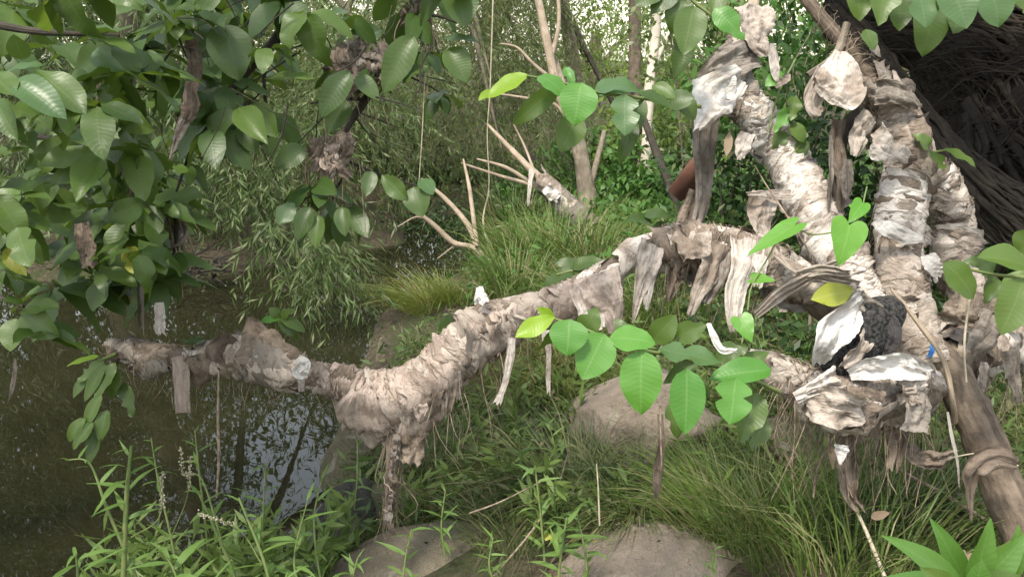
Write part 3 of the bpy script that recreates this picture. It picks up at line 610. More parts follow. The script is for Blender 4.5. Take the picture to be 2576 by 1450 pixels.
# ------------------------------------------------------------------ grass, herbs
def tussock(label, u, v, z, n, L, mat, rad=.08, lean=.5, droop=.5, wpx=.004, bias=(0, 0), name='grass_tussock', group='grass tussocks on the bank'):
    p = G(u, v, z); p[2] = max(float(H(p[0], p[1])), 0)
    ang = U_(0, 6.28, n); rr = np.sqrt(U_(0, 1, n)) * rad
    B = p + np.stack([np.cos(ang) * rr, np.sin(ang) * rr, np.full(n, -.01)], -1)
    D = np.stack([np.cos(ang) * lean * U_(.2, 1.2, n) + bias[0], np.sin(ang) * lean * U_(.2, 1.2, n) + bias[1], np.ones(n)], -1)
    V, Q = blades(B, D, L * U_(.5, 1.15, n), wpx * U_(.6, 1.2, n), droop * U_(.5, 1.4, n))
    o = mk(name, V - p, Q, M[mat], smooth=False); o.location = p
    return tag(o, label, 'grass', group)
TS = [
 ('yellowish tussock leaning over the water left of the limb stub', 1075, 800, .03, 420, .42, 'grass_yel', .16, .7, .6, .0045, (-.35, 0)),
 ('short yellowish tuft right beside the one leaning over the water', 1150, 790, .06, 260, .32, 'grass_yel', .12, .6, .5, .0045, (0, 0)),
 ('tall bright grass clump behind the long limb', 1400, 690, .2, 420, .62, 'grass', .25, .45, .4, .008, (0, 0)),
 ('bright grass clump at the foot of the rag-bound stem', 1330, 630, .25, 360, .55, 'grass', .3, .5, .4, .008, (0, 0)),
 ('broad-bladed grass clump behind the dip of the limb', 1310, 770, .15, 300, .55, 'grass', .2, .5, .5, .008, (.1, 0)),
 ('long arching grass clump right of the bright one behind the limb', 1500, 720, .22, 320, .6, 'grass', .22, .5, .5, .008, (.1, 0)),
 ('dark reedy clump by the dark inlet', 1290, 560, .2, 260, .6, 'grass_dark', .2, .4, .3, .009, (0, 0)),
 ('dry grass clump hanging below the cream strip', 1330, 1000, .18, 420, .48, 'grass_dry', .16, .6, .8, .004, (-.2, -.1)),
 ('dry grass clump right of the cream strip', 1420, 940, .2, 380, .45, 'grass_dry', .16, .6, .8, .004, (-.1, -.1)),
 ('fresh yellow-green grass left of the brown boulder', 1430, 1010, .2, 260, .3, 'grass_yel', .14, .7, .5, .005, (0, 0)),
 ('large weeping dark-green tussock in front of the brown boulder', 1610, 1290, .25, 620, .40, 'grass_dark', .12, .8, .8, .0035, (0, .1)),
 ('second weeping tussock, left of the large one', 1430, 1240, .2, 520, .5, 'grass_dark', .12, .8, .8, .0035, (-.3, 0)),
 ('fine upright green tussock right of the hanging twig', 1880, 1340, .28, 560, .48, 'grass', .11, .55, .4, .0032, (0, 0)),
 ('fine green tussock beside the bottom boulder top', 1790, 1310, .28, 380, .4, 'grass', .09, .6, .5, .003, (-.1, 0)),
 ('sparse long-bladed tussock under the rag bundle', 2080, 1400, .3, 260, .5, 'grass_dark', .2, .6, .5, .004, (0, 0)),
 ('long arching blades in front of the lower right shrub', 2230, 1480, .3, 200, .75, 'grass', .2, .5, .6, .004, (.25, 0)),
 ('rushy tuft at the foot of the dead trunk', 2330, 1330, .3, 280, .5, 'grass_dark', .25, .6, .5, .004, (0, 0)),
 ('little bright tuft on the dark wet stone', 940, 1250, .2, 90, .16, 'grass_yel', .03, .6, .3, .0035, (0, 0)),
 ('small tuft on the mud left of the tan rock', 1060, 1300, .15, 90, .18, 'grass_yel', .05, .6, .3, .0035, (0, 0)),
 ('wispy grass tuft below the limb sag', 1110, 1230, .12, 260, .4, 'grass_dark', .1, .5, .6, .0035, (.3, 0)),
 ('tuft of thin grass between the tan rock and the weeping tussock', 1300, 1330, .2, 220, .3, 'grass_dark', .14, .7, .6, .0035, (0, 0)),
 ('dim grass clump under the white bag', 1960, 1000, .3, 260, .4, 'grass', .25, .6, .6, .005, (0, 0)),
 ('grassy fringe below the peak of the limb', 1680, 800, .3, 320, .5, 'grass', .3, .5, .5, .006, (0, 0)),
 ('grassy fringe left of the hanging rags', 1560, 830, .25, 300, .5, 'grass', .25, .5, .5, .006, (0, 0)),
]
for s in TS: tussock(*s)
# low herbs and litter over the bank, uncountable
ROCKS = [(G(1640, 1470, .2), .26), (G(1610, 1075, .25), .26), (G(1090, 1450, .08), .30), (G(1850, 1420, .2), .1)]
def off_rocks(q):
    k = np.ones(len(q), bool)
    for c, r in ROCKS:
        cc = c[:2] * (1 - .14 / np.linalg.norm(c[:2])); k &= np.linalg.norm(q - cc, axis=1) > r
    return k
def cover(name, n, mat, ll, lw, xr, yr, hmax, label, cat, upw=.4, cl=260):
    cx = np.stack([U_(*xr, cl), U_(*yr, cl)], -1); cx = cx[sdist(cx[:, 0], cx[:, 1]) > .03]
    k = rng.integers(len(cx), size=n); q = cx[k] + rng.normal(size=(n, 2)) * .09
    s = sdist(q[:, 0], q[:, 1]); q = q[(s > .01) & off_rocks(q)]; n = len(q)
    z = H(q[:, 0], q[:, 1]) + U_(0, 1, n) ** 1.5 * hmax
    p = np.stack([q[:, 0], q[:, 1], z], -1)
    V, Q = rhomb(p, rng.normal(size=(n, 3)) * np.array([1, 1, .5]) + np.array([0, -.2, upw]), rng.normal(size=(n, 3)) * .6 + np.array([0, -.2, 1]), U_(.5, 1.3, n) * ll, U_(.6, 1.2, n) * lw)
    return tag(mk(name, V, Q, M[mat], smooth=False), label, cat, kind='stuff')
cover('herb_cover', 13000, 'herb', .06, .016, (-.55, 2.4), (2.0, 4.2), .13, 'low green herbs carpeting the bank', 'herbs')
cover('back_herb_cover', 13000, 'vine', .075, .03, (-.2, 4.5), (4.2, 9.0), .28, 'leafy ground cover behind the limb', 'herbs', cl=320)
cover('far_bank_cover', 7000, 'willow', .08, .015, (-8, .2), (6.0, 9.5), .3, 'weeds along the far bank', 'herbs', cl=200)
cover('leaf_litter', 5000, 'grass_dry', .05, .018, (-.5, 2.6), (1.9, 4.2), .02, 'brown leaf litter scattered on the bank', 'litter', 0.0)
def grass_cover(name, n, mat, L, W, xr, yr, label, cl=200):
    cx = np.stack([U_(*xr, cl), U_(*yr, cl)], -1); k = rng.integers(cl, size=n); q = cx[k] + rng.normal(size=(n, 2)) * .06; dd = rng.normal(size=(cl, 2))[k] * .35
    q_ = (sdist(q[:, 0], q[:, 1]) > 0) & off_rocks(q); q = q[q_]; dd = dd[q_]; n = len(q)
    B = np.stack([q[:, 0], q[:, 1], H(q[:, 0], q[:, 1]) - .01], -1); D = np.stack([dd[:, 0] + rng.normal(size=n) * .35, dd[:, 1] + rng.normal(size=n) * .35, np.ones(n)], -1)
    V, Q = blades(B, D, L * U_(.4, 1.2, n), W * U_(.6, 1.2, n), U_(.2, .9, n)); return tag(mk(name, V, Q, M[mat], smooth=False), label, 'grass', kind='stuff')
grass_cover('fine_grass', 9000, 'grass_dark', .24, .0035, (-.5, 2.6), (1.9, 4.2), 'thin dark grass growing through the herbs')
grass_cover('bank_grass', 7000, 'grass', .22, .0035, (-.5, 2.6), (1.9, 4.2), 'fresh thin grass scattered over the bank')
grass_cover('back_grass', 9000, 'grass', .45, .007, (-.2, 3.2), (3.8, 7.0), 'long grass on the bank behind the limb')
def weed_cover(name, n, label, xr, yr, hr):
    x, y = U_(*xr, n), U_(*yr, n); kk = off_rocks(np.stack([x, y], -1)); x, y = x[kk], y[kk]; n = len(x); z0 = np.maximum(H(x, y), 0); hh = U_(*hr, n)
    p0 = np.stack([x, y, z0], -1); d0 = np.stack([rng.normal(size=n) * .18, rng.normal(size=n) * .18, np.ones(n)], -1)
    a = strands(p0, d0, hh, np.zeros(n), 13, .075, .016, spread=1.6, start=.25, twig=.002)
    return tag(crown(None, a, 'weedm'), label, 'weeds', kind='stuff')
o = weed_cover('weed_cover', 110, 'small leafy weeds crowding the near water edge', (-1.1, -.25), (1.9, 2.2), (.08, .24)); o.name = 'weed_cover'
o = weed_cover('weed_cover', 80, 'small leafy weeds crowding the bank below the limb', (-.4, 1.0), (2.05, 3.2), (.08, .22)); o.name = 'weed_cover.001'
# driftwood and brush at the far bank
t = thing('driftwood_pile', 'heap of tan driftwood and mud at the left far bank', 'driftwood')
for i in range(40):
    p = P(random.uniform(450, 560), random.uniform(640, 700), random.uniform(5.7, 6.0)); e = p + rng.normal(size=3) * np.array([.2, .1, .06])
    c = crv([p, (p + e) / 2 + rng.normal(size=3) * .02, e], 7); V, Q, U = tubeVQ(c, np.linspace(.012, .003, 7) * random.uniform(.4, 1.2), 5); mk('stick', V, Q, M['bark_dark'], t, U)
base_at(t, P(500, 700, 5.9))

# ------------------------------------------------------------------ wrapping
def ridge(x): return 1 - np.abs(np.sin(x))
_ws = [100]
def sleeve(limb, x0, x1, mat, parent, amp=.25, name='core'):
    _ws[0] += 1; sd = _ws[0] % 40
    n = int((x1 - x0) / .006) + 8; k = 40
    x = np.linspace(x0, x1, n)[:, None] + np.zeros((1, k)); th = np.linspace(0, 2 * math.pi, k, endpoint=False)[None] + np.zeros((n, 1))
    R = np.interp(x, limb.l, limb.R)
    q = np.stack([x * 9, np.cos(th), np.sin(th)], -1)
    wv = sn(q, sd, 1.0, 3)
    off = R * amp * (.5 * wv + .55 * ridge(x * 95 + 4 * wv + 1.6 * np.sin(th + sd)) ** 2 + .3 * ridge(x * 210 + 7 * wv + 2 * np.sin(th * 2 + sd)) ** 2 - .3)
    ends = np.clip(np.minimum(x - x0, x1 - x) / .03, 0, 1) ** .5
    off = -R * .3 * (1 - ends) + off * ends
    V = limb.surf(x, th, off); V[..., 2] -= (R * .25) * np.clip(-np.cos(th), 0, 1) * (.6 + .6 * wv)
    U = np.stack([x * 8, np.abs(th - math.pi) * .4], -1).reshape(-1, 2)
    return mk(name, V.reshape(-1, 3), gridq(n, k, True), M[mat], parent, U)
def layer(limb, x, L, th, dth, tilt, off, mat, parent, flare=.012, wr=.006, sag=0., nfold=4, name='rag_layer', loose=0.):
    _ws[0] += 1; sd = _ws[0]
    na, nb = max(10, int(dth * 6)), 21
    a = np.linspace(0, 1, na)[:, None]; b = np.linspace(0, 1, nb)[None]
    r1 = sn(np.stack([a * 3.2 + sd, a * 0 + 1.7], -1), sd % 60, 1.6, 3); r2 = sn(np.stack([a * 3.2 + sd, a * 0 + 4.1], -1), (sd + 7) % 60, 1.6, 3)
    lo, hi = -.5 + .17 * r1, .5 + .17 * r2
    ends = np.clip(np.minimum(a, 1 - a) * 6, .25, 1) ** .6
    bb = (lo + (hi - lo) * b) * ends
    X = x + L * bb + tilt * (a - .5)
    TH = th + dth * (a - .5) + .18 * sn(np.stack([b * 2 + sd, b * 0], -1), (sd + 3) % 60, 1.5, 2) * (np.abs(a - .5) * 2) ** 3
    q = np.stack([X * 14, np.cos(TH) * 1.1 + sd, np.sin(TH) * 1.1], -1); nz = sn(q, (sd + 11) % 60, 1.3, 3)
    fold = ridge(b * math.pi * nfold + 2.6 * nz + sd) ** 2 + .5 * ridge(b * math.pi * nfold * 2.3 + 4 * nz + sd * 2) ** 3
    OFF = off + wr * (fold + .6 * nz) + flare * np.clip(b - .6, 0, 1) ** 2 * 5 * np.clip(.3 + 1.2 * nz, 0, 1.5) - (off * .9 + .003) * (np.abs(a - .5) * 2) ** 8 + loose * np.clip(a - .72, 0, 1) ** 2 * 13 * (1 + .6 * nz) - (off * .5) * np.clip(.15 - b, 0, 1) * 6
    X = np.clip(X, limb.l[0], limb.l[-1])
    V = limb.surf(X, TH, OFF); dn = np.clip(-(np.interp(X, limb.l, limb.N[:, 2]) * np.cos(TH) + np.interp(X, limb.l, limb.B[:, 2]) * np.sin(TH)), 0, 1)
    V[..., 2] -= sag * dn * (1 + .6 * nz)
    U = np.stack([b + 0 * a, a * dth * .5 + 0 * b], -1)
    return mk(name, V.reshape(-1, 3), gridq(na, nb), M[mat], parent, U.reshape(-1, 2))
def mat_wrap(label, limb, x0, x1, n, mats, core='rag_brown', amp=.28, Lr=(.05, .13), sag=.02, thick=.012, flare=.014, face=None, wr=.006, name='rag_mat', group='matted rags wound round the limbs'):
    t = thing(name, label, 'rags', group)
    x0, x1 = min(x0, x1), max(x0, x1)
    sleeve(limb, x0, x1, core, t, amp)
    xs = np.linspace(x0 + .02, x1 - .02, n) + rng.normal(size=n) * .02
    for i, x in enumerate(xs):
        x = min(max(x, x0), x1); dth = random.uniform(3.2, 6.2); th = random.uniform(-math.pi, math.pi) if (face is None or random.random() < .35) else face + random.uniform(-1.0, 1.0)
        smooth_ = random.random() < .5
        layer(limb, x, random.uniform(*Lr) * (1.25 if smooth_ else 1), th, dth * (.85 if smooth_ else 1), random.gauss(0, .045), random.uniform(.5, 1.0) * thick * .8 if smooth_ else random.uniform(.001, thick * .6), random.choice(mats), t, flare * random.uniform(.15, 1.0), wr * (random.uniform(.2, .7) if smooth_ else random.uniform(.7, 1.6)), sag * random.uniform(.1, 1.0), random.choice([1, 2]) if smooth_ else random.choice([2, 3, 4, 6]), loose=random.uniform(.012, .04) if random.random() < .22 else 0)
    p = limb.at(np.array((x0 + x1) / 2))[0]; base_at(t, p); return t
def sheet(name, label, pts, mat, folds=2.5, depth=.35, rag=.06, twist=0., cat='rag', group=None, n=40, k=17, parent=None, cup=0., crump=.1, sd=None):
    """hanging cloth along an image-measured centreline (u,v,d,width px)"""
    _ws[0] += 1; sd = _ws[0] if sd is None else sd
    c = crv(ipts(pts), n); C, W = c[:, :3], np.maximum(c[:, 3], .0008); T = nrm(np.gradient(C, axis=0))
    cr = np.cross(T, -FW); cr = nrm(cr); dp = np.cross(cr, T)
    tw = twist * np.linspace(0, 1, n) + .35 * sn(np.stack([np.linspace(0, 3, n) + sd, np.zeros(n)], -1), sd % 60, 1, 2)
    S = cr * np.cos(tw)[:, None] + dp * np.sin(tw)[:, None]; Dp = np.cross(T, S)
    a = np.linspace(-1, 1, k)[None]; l = np.linspace(0, 1, n)[:, None]
    q = np.stack([a * 1.6 + 0 * l, l * 4 + 0 * a + sd, 0 * a * l], -1); nz = sn(q, (sd + 5) % 60, 1.1, 3)
    depth = depth * min(1, 60 / max(p_[3] for p_ in pts))
    prof = depth * np.sin(a * math.pi * folds + 1.5 * nz + sd * 1.3 + l * 1.5) * (.35 + .65 * l) + crump * nz * 2 - cup * a ** 2 + .09 * ridge(3 * sn(np.stack([a * 2.2 + 0 * l + sd, l * 6 + 0 * a, 0 * a * l], -1), (sd + 21) % 60, 1.2, 3) * 2 + a * 2) + .05 * sn(np.stack([a * 5 + 0 * l, l * 14 + 0 * a, 0 * a * l + sd], -1), (sd + 31) % 60, 1.1, 3)
    edge = 1 + rag * 1.6 * sn(np.stack([l * 4 + 0 * a, np.sign(a) * 3 + 0 * l, 0 * a * l + sd], -1), (sd + 9) % 60, 1.2, 3) * np.abs(a)
    V = C[:, None] + S[:, None] * (W[:, None] * a * edge)[..., None] + Dp[:, None] * (W[:, None] * prof)[..., None]
    end = np.clip((l - .8) / .2, 0, 1) ** 2 * rag * min(np.linalg.norm(C[-1] - C[0]), .08) * 1.3 * sn(np.stack([a * 1.5, a * 0 + sd], -1), (sd + 13) % 60, 1.6, 3)
    V = V + T[:, None] * end[..., None]
    U = np.stack([a * .5 + .5 + 0 * l, l + 0 * a], -1)
    o = mk(name, V.reshape(-1, 3), gridq(n, k), M[mat], parent, U.reshape(-1, 2))
    if parent is None: tag(o, label, cat, group)
    return o

# ------------------------------------------------------------------ the rag-draped tree
RT_ = thing('flood_wrecked_tree', 'leaning tree whose limbs are wound in flood-borne rags, right half of view', 'tree')
trunk_pts = [(2680, 1560, 1.85, 130), (2578, 1350, 1.9, 112), (2508, 1190, 1.93, 102), (2448, 1050, 1.95, 98), (2395, 950, 1.98, 98), (2330, 890, 2.0, 100), (2260, 860, 2.02, 90)]
long_pts = [(2300, 930, 2.0, 80), (2180, 860, 2.0, 84), (2080, 770, 2.0, 78), (1980, 690, 2.0, 72), (1900, 640, 2.02, 70), (1800, 618, 2.04, 66), (1700, 612, 2.06, 58), (1610, 635, 2.08, 46), (1545, 672, 2.1, 44), (1480, 720, 2.1, 52), (1400, 765, 2.12, 56),
            (1300, 790, 2.14, 56), (1220, 820, 2.15, 72), (1150, 880, 2.16, 79), (1090, 938, 2.18, 80), (1010, 985, 2.2, 82), (920, 985, 2.22, 72), (840, 950, 2.26, 46), (760, 932, 2.3, 42), (690, 905, 2.35, 57), (620, 888, 2.4, 54), (540, 892, 2.45, 32), (450, 895, 2.5, 22), (360, 890, 2.55, 32), (260, 868, 2.6, 8)]
A_pts = [(2190, 780, 2.02, 75), (2130, 680, 2.05, 79), (2075, 600, 2.1, 82), (2030, 500, 2.15, 79), (1975, 390, 2.2, 68), (1910, 300, 2.22, 60), (1850, 220, 2.25, 49), (1850, 130, 2.3, 36), (1890, 30, 2.35, 29), (1910, -80, 2.4, 25)]
B_pts = [(2326, 920, 1.98, 77), (2296, 830, 2.0, 77), (2266, 700, 2.02, 77), (2258, 600, 2.05, 75), (2268, 490, 2.08, 72), (2286, 400, 2.1, 68), (2256, 310, 2.12, 62), (2201, 220, 2.12, 48), (2156, 150, 2.14, 38), (2086, 70, 2.16, 35), (2031, 0, 2.18, 33), (1976, -90, 2.2, 31)]
C_pts = [(2494, 830, 2.1, 65), (2434, 720, 2.12, 65), (2399, 640, 2.14, 65), (2396, 550, 2.15, 62), (2366, 460, 2.14, 57), (2324, 390, 2.12, 49)]
D_pts = [(2330, 940, 1.95, 84), (2240, 975, 1.92, 76), (2140, 985, 1.9, 66), (2040, 960, 1.9, 40), (1960, 915, 1.9, 16), (1880, 885, 1.9, 8)]
E_pts = [(2360, 900, 2.05, 70), (2430, 870, 2.1, 66), (2520, 850, 2.15, 60), (2640, 830, 2.2, 56)]
limb_mesh('trunk', trunk_pts, M['bark'], RT_, 60, 18, .1, 8)
LL, LA, LB, LC, LD, LE = Limb(long_pts, 260), Limb(A_pts, 140, (0, -1, .2)), Limb(B_pts, 160, (0, -1, .2)), Limb(C_pts, 100, (0, -1, .2)), Limb(D_pts, 80), Limb(E_pts, 60)
for nm, pts, mt, n in [('long_limb', long_pts, 'bark', 150), ('upright_limb', A_pts, 'bark_tan', 70), ('upright_limb', B_pts, 'bark', 80), ('upright_limb', C_pts, 'bark', 50), ('lower_limb', D_pts, 'bark_moss', 50), ('lower_limb', E_pts, 'bark_moss', 40)]:
    limb_mesh(nm, pts, M[mt], RT_, n, 16, .12, 4)
for pts, mt in [([(2165, 270, 2.1, 30), (2120, 330, 2.1, 30), (2110, 420, 2.1, 26), (2100, 520, 2.1, 20)], 'bark_dark'), ([(1850, 140, 2.3, 30), (1800, 170, 2.3, 20), (1760, 210, 2.3, 12)], 'bark'), ([(1235, 800, 2.15, 40), (1215, 755, 2.15, 34), (1205, 725, 2.15, 20)], 'bark_tan'),
                ([(640, 870, 2.4, 12), (625, 820, 2.4, 8), (618, 780, 2.4, 4)], 'bark'), ([(2130, 60, 2.14, 20), (2100, 140, 2.12, 22), (2030, 190, 2.1, 16)], 'bark_grey'), ([(2400, 1060, 1.94, 16), (2395, 1000, 1.85, 14), (2370, 900, 1.85, 13), (2300, 800, 1.88, 12), (2240, 725, 1.9, 8)], 'bark_tan'),
                ([(1180, 860, 2.15, 8), (1140, 800, 2.1, 5), (1120, 770, 2.1, 3)], 'bark'), ([(1000, 1010, 2.2, 30), (992, 1100, 2.22, 22), (984, 1220, 2.24, 16), (975, 1310, 2.24, 8)], 'bark_dark')]:
    limb_mesh('branch', pts, M[mt], RT_, 24, 8, .15, 6)
base_at(RT_, P(2680, 1560, 1.85))
rg, rp, rb, rw, ry = 'rag', 'rag_pale', 'rag_brown', 'rag_white', 'rag_grey'
LN = LL.near
mat_wrap('brown matted rags round the far left tip of the long limb', LL, LN(280, 880), LN(410, 893), 12, [rb, rb, ry], 'rag_brown', .5, (.05, .1), .03, .03)
mat_wrap('small rag knots on the thin left stretch of the long limb', LL, LN(415, 893), LN(520, 893), 8, [rg, rb, rp], 'rag_brown', .2, (.03, .07), .01, .01)
mat_wrap('wide grey-brown rag mass with a peak, left part of the long limb', LL, LN(525, 890), LN(735, 922), 26, [rb, ry, rb, ry, rg], 'rag_brown', .4, (.08, .18), .035, .035, .02)
mat_wrap('tan rag bindings where the long limb begins to sag', LL, LN(740, 925), LN(860, 955), 12, [rg, rb, rg], 'rag_brown', .2, (.05, .1), .02, .014)
mat_wrap('thick pinkish rag mass on the sag of the long limb', LL, LN(860, 960), LN(1130, 900), 46, ['rag_pink', 'rag_pink', rg, rg, rb], 'rag_brown', .3, (.06, .14), .06, .028, .018)
mat_wrap('pinkish bandage-like rags on the rising middle of the long limb', LL, LN(1110, 920), LN(1320, 785), 40, ['rag_pink', rg, rg, rb], 'rag_brown', .3, (.05, .12), .04, .024, .016)
mat_wrap('pale spotted rags where the limb thins below its bare stretch', LL, LN(1330, 782), LN(1525, 690), 26, [rp, rp, rg, 'rag_pink'], 'rag', .3, (.05, .12), .03, .02)
mat_wrap('loose rags over the peak of the long limb', LL, LN(1640, 625), LN(1920, 645), 30, [rg, rp, rg, rb], 'rag_brown', .35, (.06, .13), .03, .022, .02)
mat_wrap('twisted rags crossing where the long limb meets the upright one', LL, LN(1925, 650), LN(2020, 720), 16, [rp, rg, rg], 'rag', .3, (.05, .1), .02, .02)
AN, BN, CN, DN, EN = LA.near, LB.near, LC.near, LD.near, LE.near
mat_wrap('bright white-grey rag wraps on the middle of the left upright limb', LA, AN(2120, 670), AN(1985, 410), 46, [rp, rp, rg, rp, rw], 'rag', .3, (.05, .12), .015, .024, .018, face=0)
mat_wrap('pale rag wraps high on the left upright limb', LA, AN(1985, 410), AN(1875, 255), 24, [rp, rg, rg, rw], 'rag', .25, (.05, .11), .015, .018, .018, face=0)
mat_wrap('dark grey bundle round the top of the left upright limb', LA, AN(1860, 235), AN(1860, 110), 18, [rb, ry, ry, rg], 'rag_brown', .5, (.06, .14), .03, .03, .03)
mat_wrap('twisted rag rope round the foot of the left upright limb', LA, AN(2125, 672), AN(2180, 770), 14, [rg, rp, rg], 'rag', .3, (.04, .08), .02, .02)
mat_wrap('tan rag wraps on the lower half of the right upright limb', LB, BN(2320, 890), BN(2262, 590), 46, [rg, rp, rg, rg, rb], 'rag', .3, (.05, .12), .015, .026, .018, face=0)
mat_wrap('crinkled rag wraps on the upper bend of the right upright limb', LB, BN(2262, 590), BN(2280, 360), 38, [rg, rg, rp, rb], 'rag_brown', .32, (.05, .11), .015, .026, .02, face=0)
mat_wrap('bulky root-laced rag knot where the right limb turns bare', LB, BN(2285, 380), BN(2215, 235), 26, [rg, ry, rb, ry], 'rag_brown', .5, (.06, .14), .02, .035, .03, face=0)
mat_wrap('ruffled rag wraps on the outer limb at far right', LC, CN(2440, 760), CN(2345, 440), 46, [rg, rg, rp, rb], 'rag_brown', .32, (.05, .11), .015, .024, .022, face=0)
mat_wrap('crumpled rag bundle slung under the lower limb', LD, DN(2320, 945), DN(1960, 915), 40, [rp, rg, rg, rp, rb], 'rag', .4, (.06, .15), .05, .02, .015)
mat_wrap('mossy rag heap at the right edge beside the trunk fork', LE, EN(2380, 890), EN(2620, 832), 26, [ry, rg, rp, rb], 'rag_brown', .4, (.06, .15), .04, .03, .02)

LS = Limb([(1500, 590, 6, 50), (1450, 545, 6, 48), (1400, 490, 6, 38), (1340, 432, 6, 24)], 60, (0, -1, .2))
mat_wrap('grey rags bound round the leaning stem across the pool', LS, LS.near(1492, 583), LS.near(1375, 468), 22, [rp, rg, ry, rg], 'rag_grey', .35, (.08, .2), .03, .03, .03)
sheet('rag', 'pale rag tail hanging from the leaning stem across the pool', [(1338, 425, 5.95, 14), (1332, 470, 5.95, 10), (1328, 520, 5.95, 5)], 'rag_pale', 1, .3, .1)
sheet('rag', 'white patch of cloth on the upper end of the bound leaning stem', [(1372, 470, 5.9, 30), (1390, 488, 5.9, 34), (1405, 500, 5.9, 20)], 'rag_white', 1, .2, .1)
# ------------------------------------------------------------------ individual rags and strips
S = sheet
S('rag', 'narrow straight tan cloth strip hanging from the left end of the long limb', [(452, 895, 2.45, 40), (456, 950, 2.43, 42), (458, 1000, 2.43, 38), (460, 1038, 2.43, 36)], 'rag_pink', 1.5, .25, .02)
S('rag', 'small clean white twisted scrap on top of the limb left of the sag', [(745, 908, 2.22, 40), (765, 918, 2.2, 34), (748, 935, 2.2, 30), (772, 945, 2.2, 34)], 'rag_white', 1.5, .4, .08)
S('rag', 'light tag hanging from the sag under the white scrap', [(757, 955, 2.22, 18), (758, 985, 2.22, 14)], 'rag_pale', 1, .2, .05)
S('rag', 'long dark shred trailing toward the ground below the sag', [(1030, 1060, 2.2, 70), (1035, 1120, 2.2, 70), (1030, 1180, 2.2, 40)], 'rag_brown', 2, .4, .2)
S('rag', 'dark tattered tail hanging lowest below the sag', [(985, 1070, 2.2, 30), (982, 1180, 2.2, 24), (972, 1290, 2.2, 18), (966, 1330, 2.2, 8)], 'rag_brown', 2, .5, .15)
S('rag', 'flat cream cloth strip hanging below the pinkish bandages', [(1288, 850, 2.05, 18), (1280, 920, 2.05, 20), (1266, 975, 2.05, 15), (1252, 1010, 2.05, 22)], 'rag_pale', .8, .12, .1)
S('rag', 'short frayed cream strip right of the flat one', [(1372, 830, 2.05, 26), (1380, 890, 2.05, 14), (1378, 940, 2.05, 12), (1380, 992, 2.05, 8)], 'rag_pale', 1, .3, .1)
S('rag', 'big pale flap folded over the limb below its bare stretch', [(1500, 690, 2.02, 110), (1520, 745, 2.0, 96), (1540, 790, 2.0, 60), (1550, 838, 2.0, 36)], 'rag_pink', 2, .25, .06)
S('rag', 'white-edged flap hanging left of the big folded one', [(1465, 715, 2.03, 80), (1485, 780, 2.01, 70), (1505, 830, 2.0, 40)], 'rag_pale', 2, .25, .06)
S('rag', 'trouser-leg shaped grey rag hanging right of the bare stretch', [(1640, 612, 2.0, 70), (1630, 660, 1.98, 66), (1612, 720, 1.98, 36), (1598, 780, 1.98, 16), (1592, 806, 1.98, 8)], 'rag', 2, .35, .05)
S('rag', 'forked white tail of the trouser-leg rag', [(1640, 660, 1.99, 40), (1632, 720, 1.98, 26), (1625, 775, 1.98, 12)], 'rag_pale', 1.5, .4, .1)
S('rag', 'wide flat rag draped over the limb peak', [(1735, 580, 2.02, 80), (1745, 605, 1.98, 90), (1750, 650, 1.96, 70)], 'rag', 1.5, .2, .05)
S('rag', 'long tapering rag ending in a white tip below the limb peak', [(1800, 610, 1.98, 70), (1785, 680, 1.96, 60), (1755, 740, 1.96, 36), (1735, 795, 1.96, 20)], 'rag', 2, .35, .06)
S('rag', 'second tapering rag with a rounded end beside the white-tipped one', [(1815, 620, 1.99, 50), (1805, 690, 1.97, 50), (1785, 730, 1.97, 44), (1772, 758, 1.97, 30)], 'rag_grey', 2, .35, .05)
S('rag', 'brown hanging shred behind the tapering rags', [(1720, 620, 2.05, 60), (1700, 690, 2.05, 44), (1680, 760, 2.05, 14)], 'rag_brown', 2, .4, .1)
S('rag', 'broad tan rag folded like a sleeve, right of the tapering rags', [(1880, 600, 1.98, 90), (1875, 660, 1.95, 76), (1850, 730, 1.94, 60), (1845, 790, 1.94, 40), (1842, 835, 1.94, 14)], 'rag_pale', 1.8, .35, .04)
S('rag', 'white strip hanging beside the sleeve-like rag', [(1915, 640, 1.96, 36), (1912, 680, 1.95, 34), (1905, 720, 1.95, 22)], 'rag_pale', 1.5, .35, .05)
S('rag', 'brown square rag hanging where the limbs cross', [(1945, 640, 1.98, 60), (1948, 690, 1.97, 58), (1950, 720, 1.97, 50)], 'rag_brown', 1.5, .2, .05)
S('rag', 'star-shaped white cloth spread at the top of the left upright limb', [(1865, 190, 2.12, 60), (1820, 225, 2.08, 120), (1785, 260, 2.06, 110), (1765, 300, 2.06, 56), (1750, 325, 2.06, 20)], 'rag_white', 2.2, .25, .10, cup=.05, crump=.2)
S('rag', 'white corner of the star-shaped cloth pointing up left', [(1850, 215, 2.1, 70), (1790, 215, 2.09, 60), (1742, 210, 2.09, 22)], 'rag_white', 1.2, .16, .08)
S('rag', 'dark grey twisted cloth above the white star-shaped one', [(1905, 130, 2.2, 80), (1850, 150, 2.16, 84), (1800, 175, 2.14, 70), (1755, 200, 2.14, 22)], 'rag_grey', 3, .3, .06)
S('rag', 'long grey stocking-like cloth hanging below the white star', [(1775, 290, 2.2, 70), (1772, 370, 2.2, 58), (1770, 450, 2.2, 44), (1766, 510, 2.2, 36), (1750, 575, 2.2, 30)], 'rag_grey', 2.2, .4, .03)
S('rag', 'brownish lower tail of the grey stocking-like cloth', [(1752, 480, 2.22, 40), (1730, 540, 2.22, 46), (1712, 600, 2.2, 50)], 'rag_brown', 2, .3, .05)
S('rag', 'pointed leaf-like pale rag left of the high wraps', [(1880, 335, 2.12, 40), (1868, 370, 2.1, 40), (1862, 400, 2.1, 16)], 'rag_pale', 1, .2, .08)
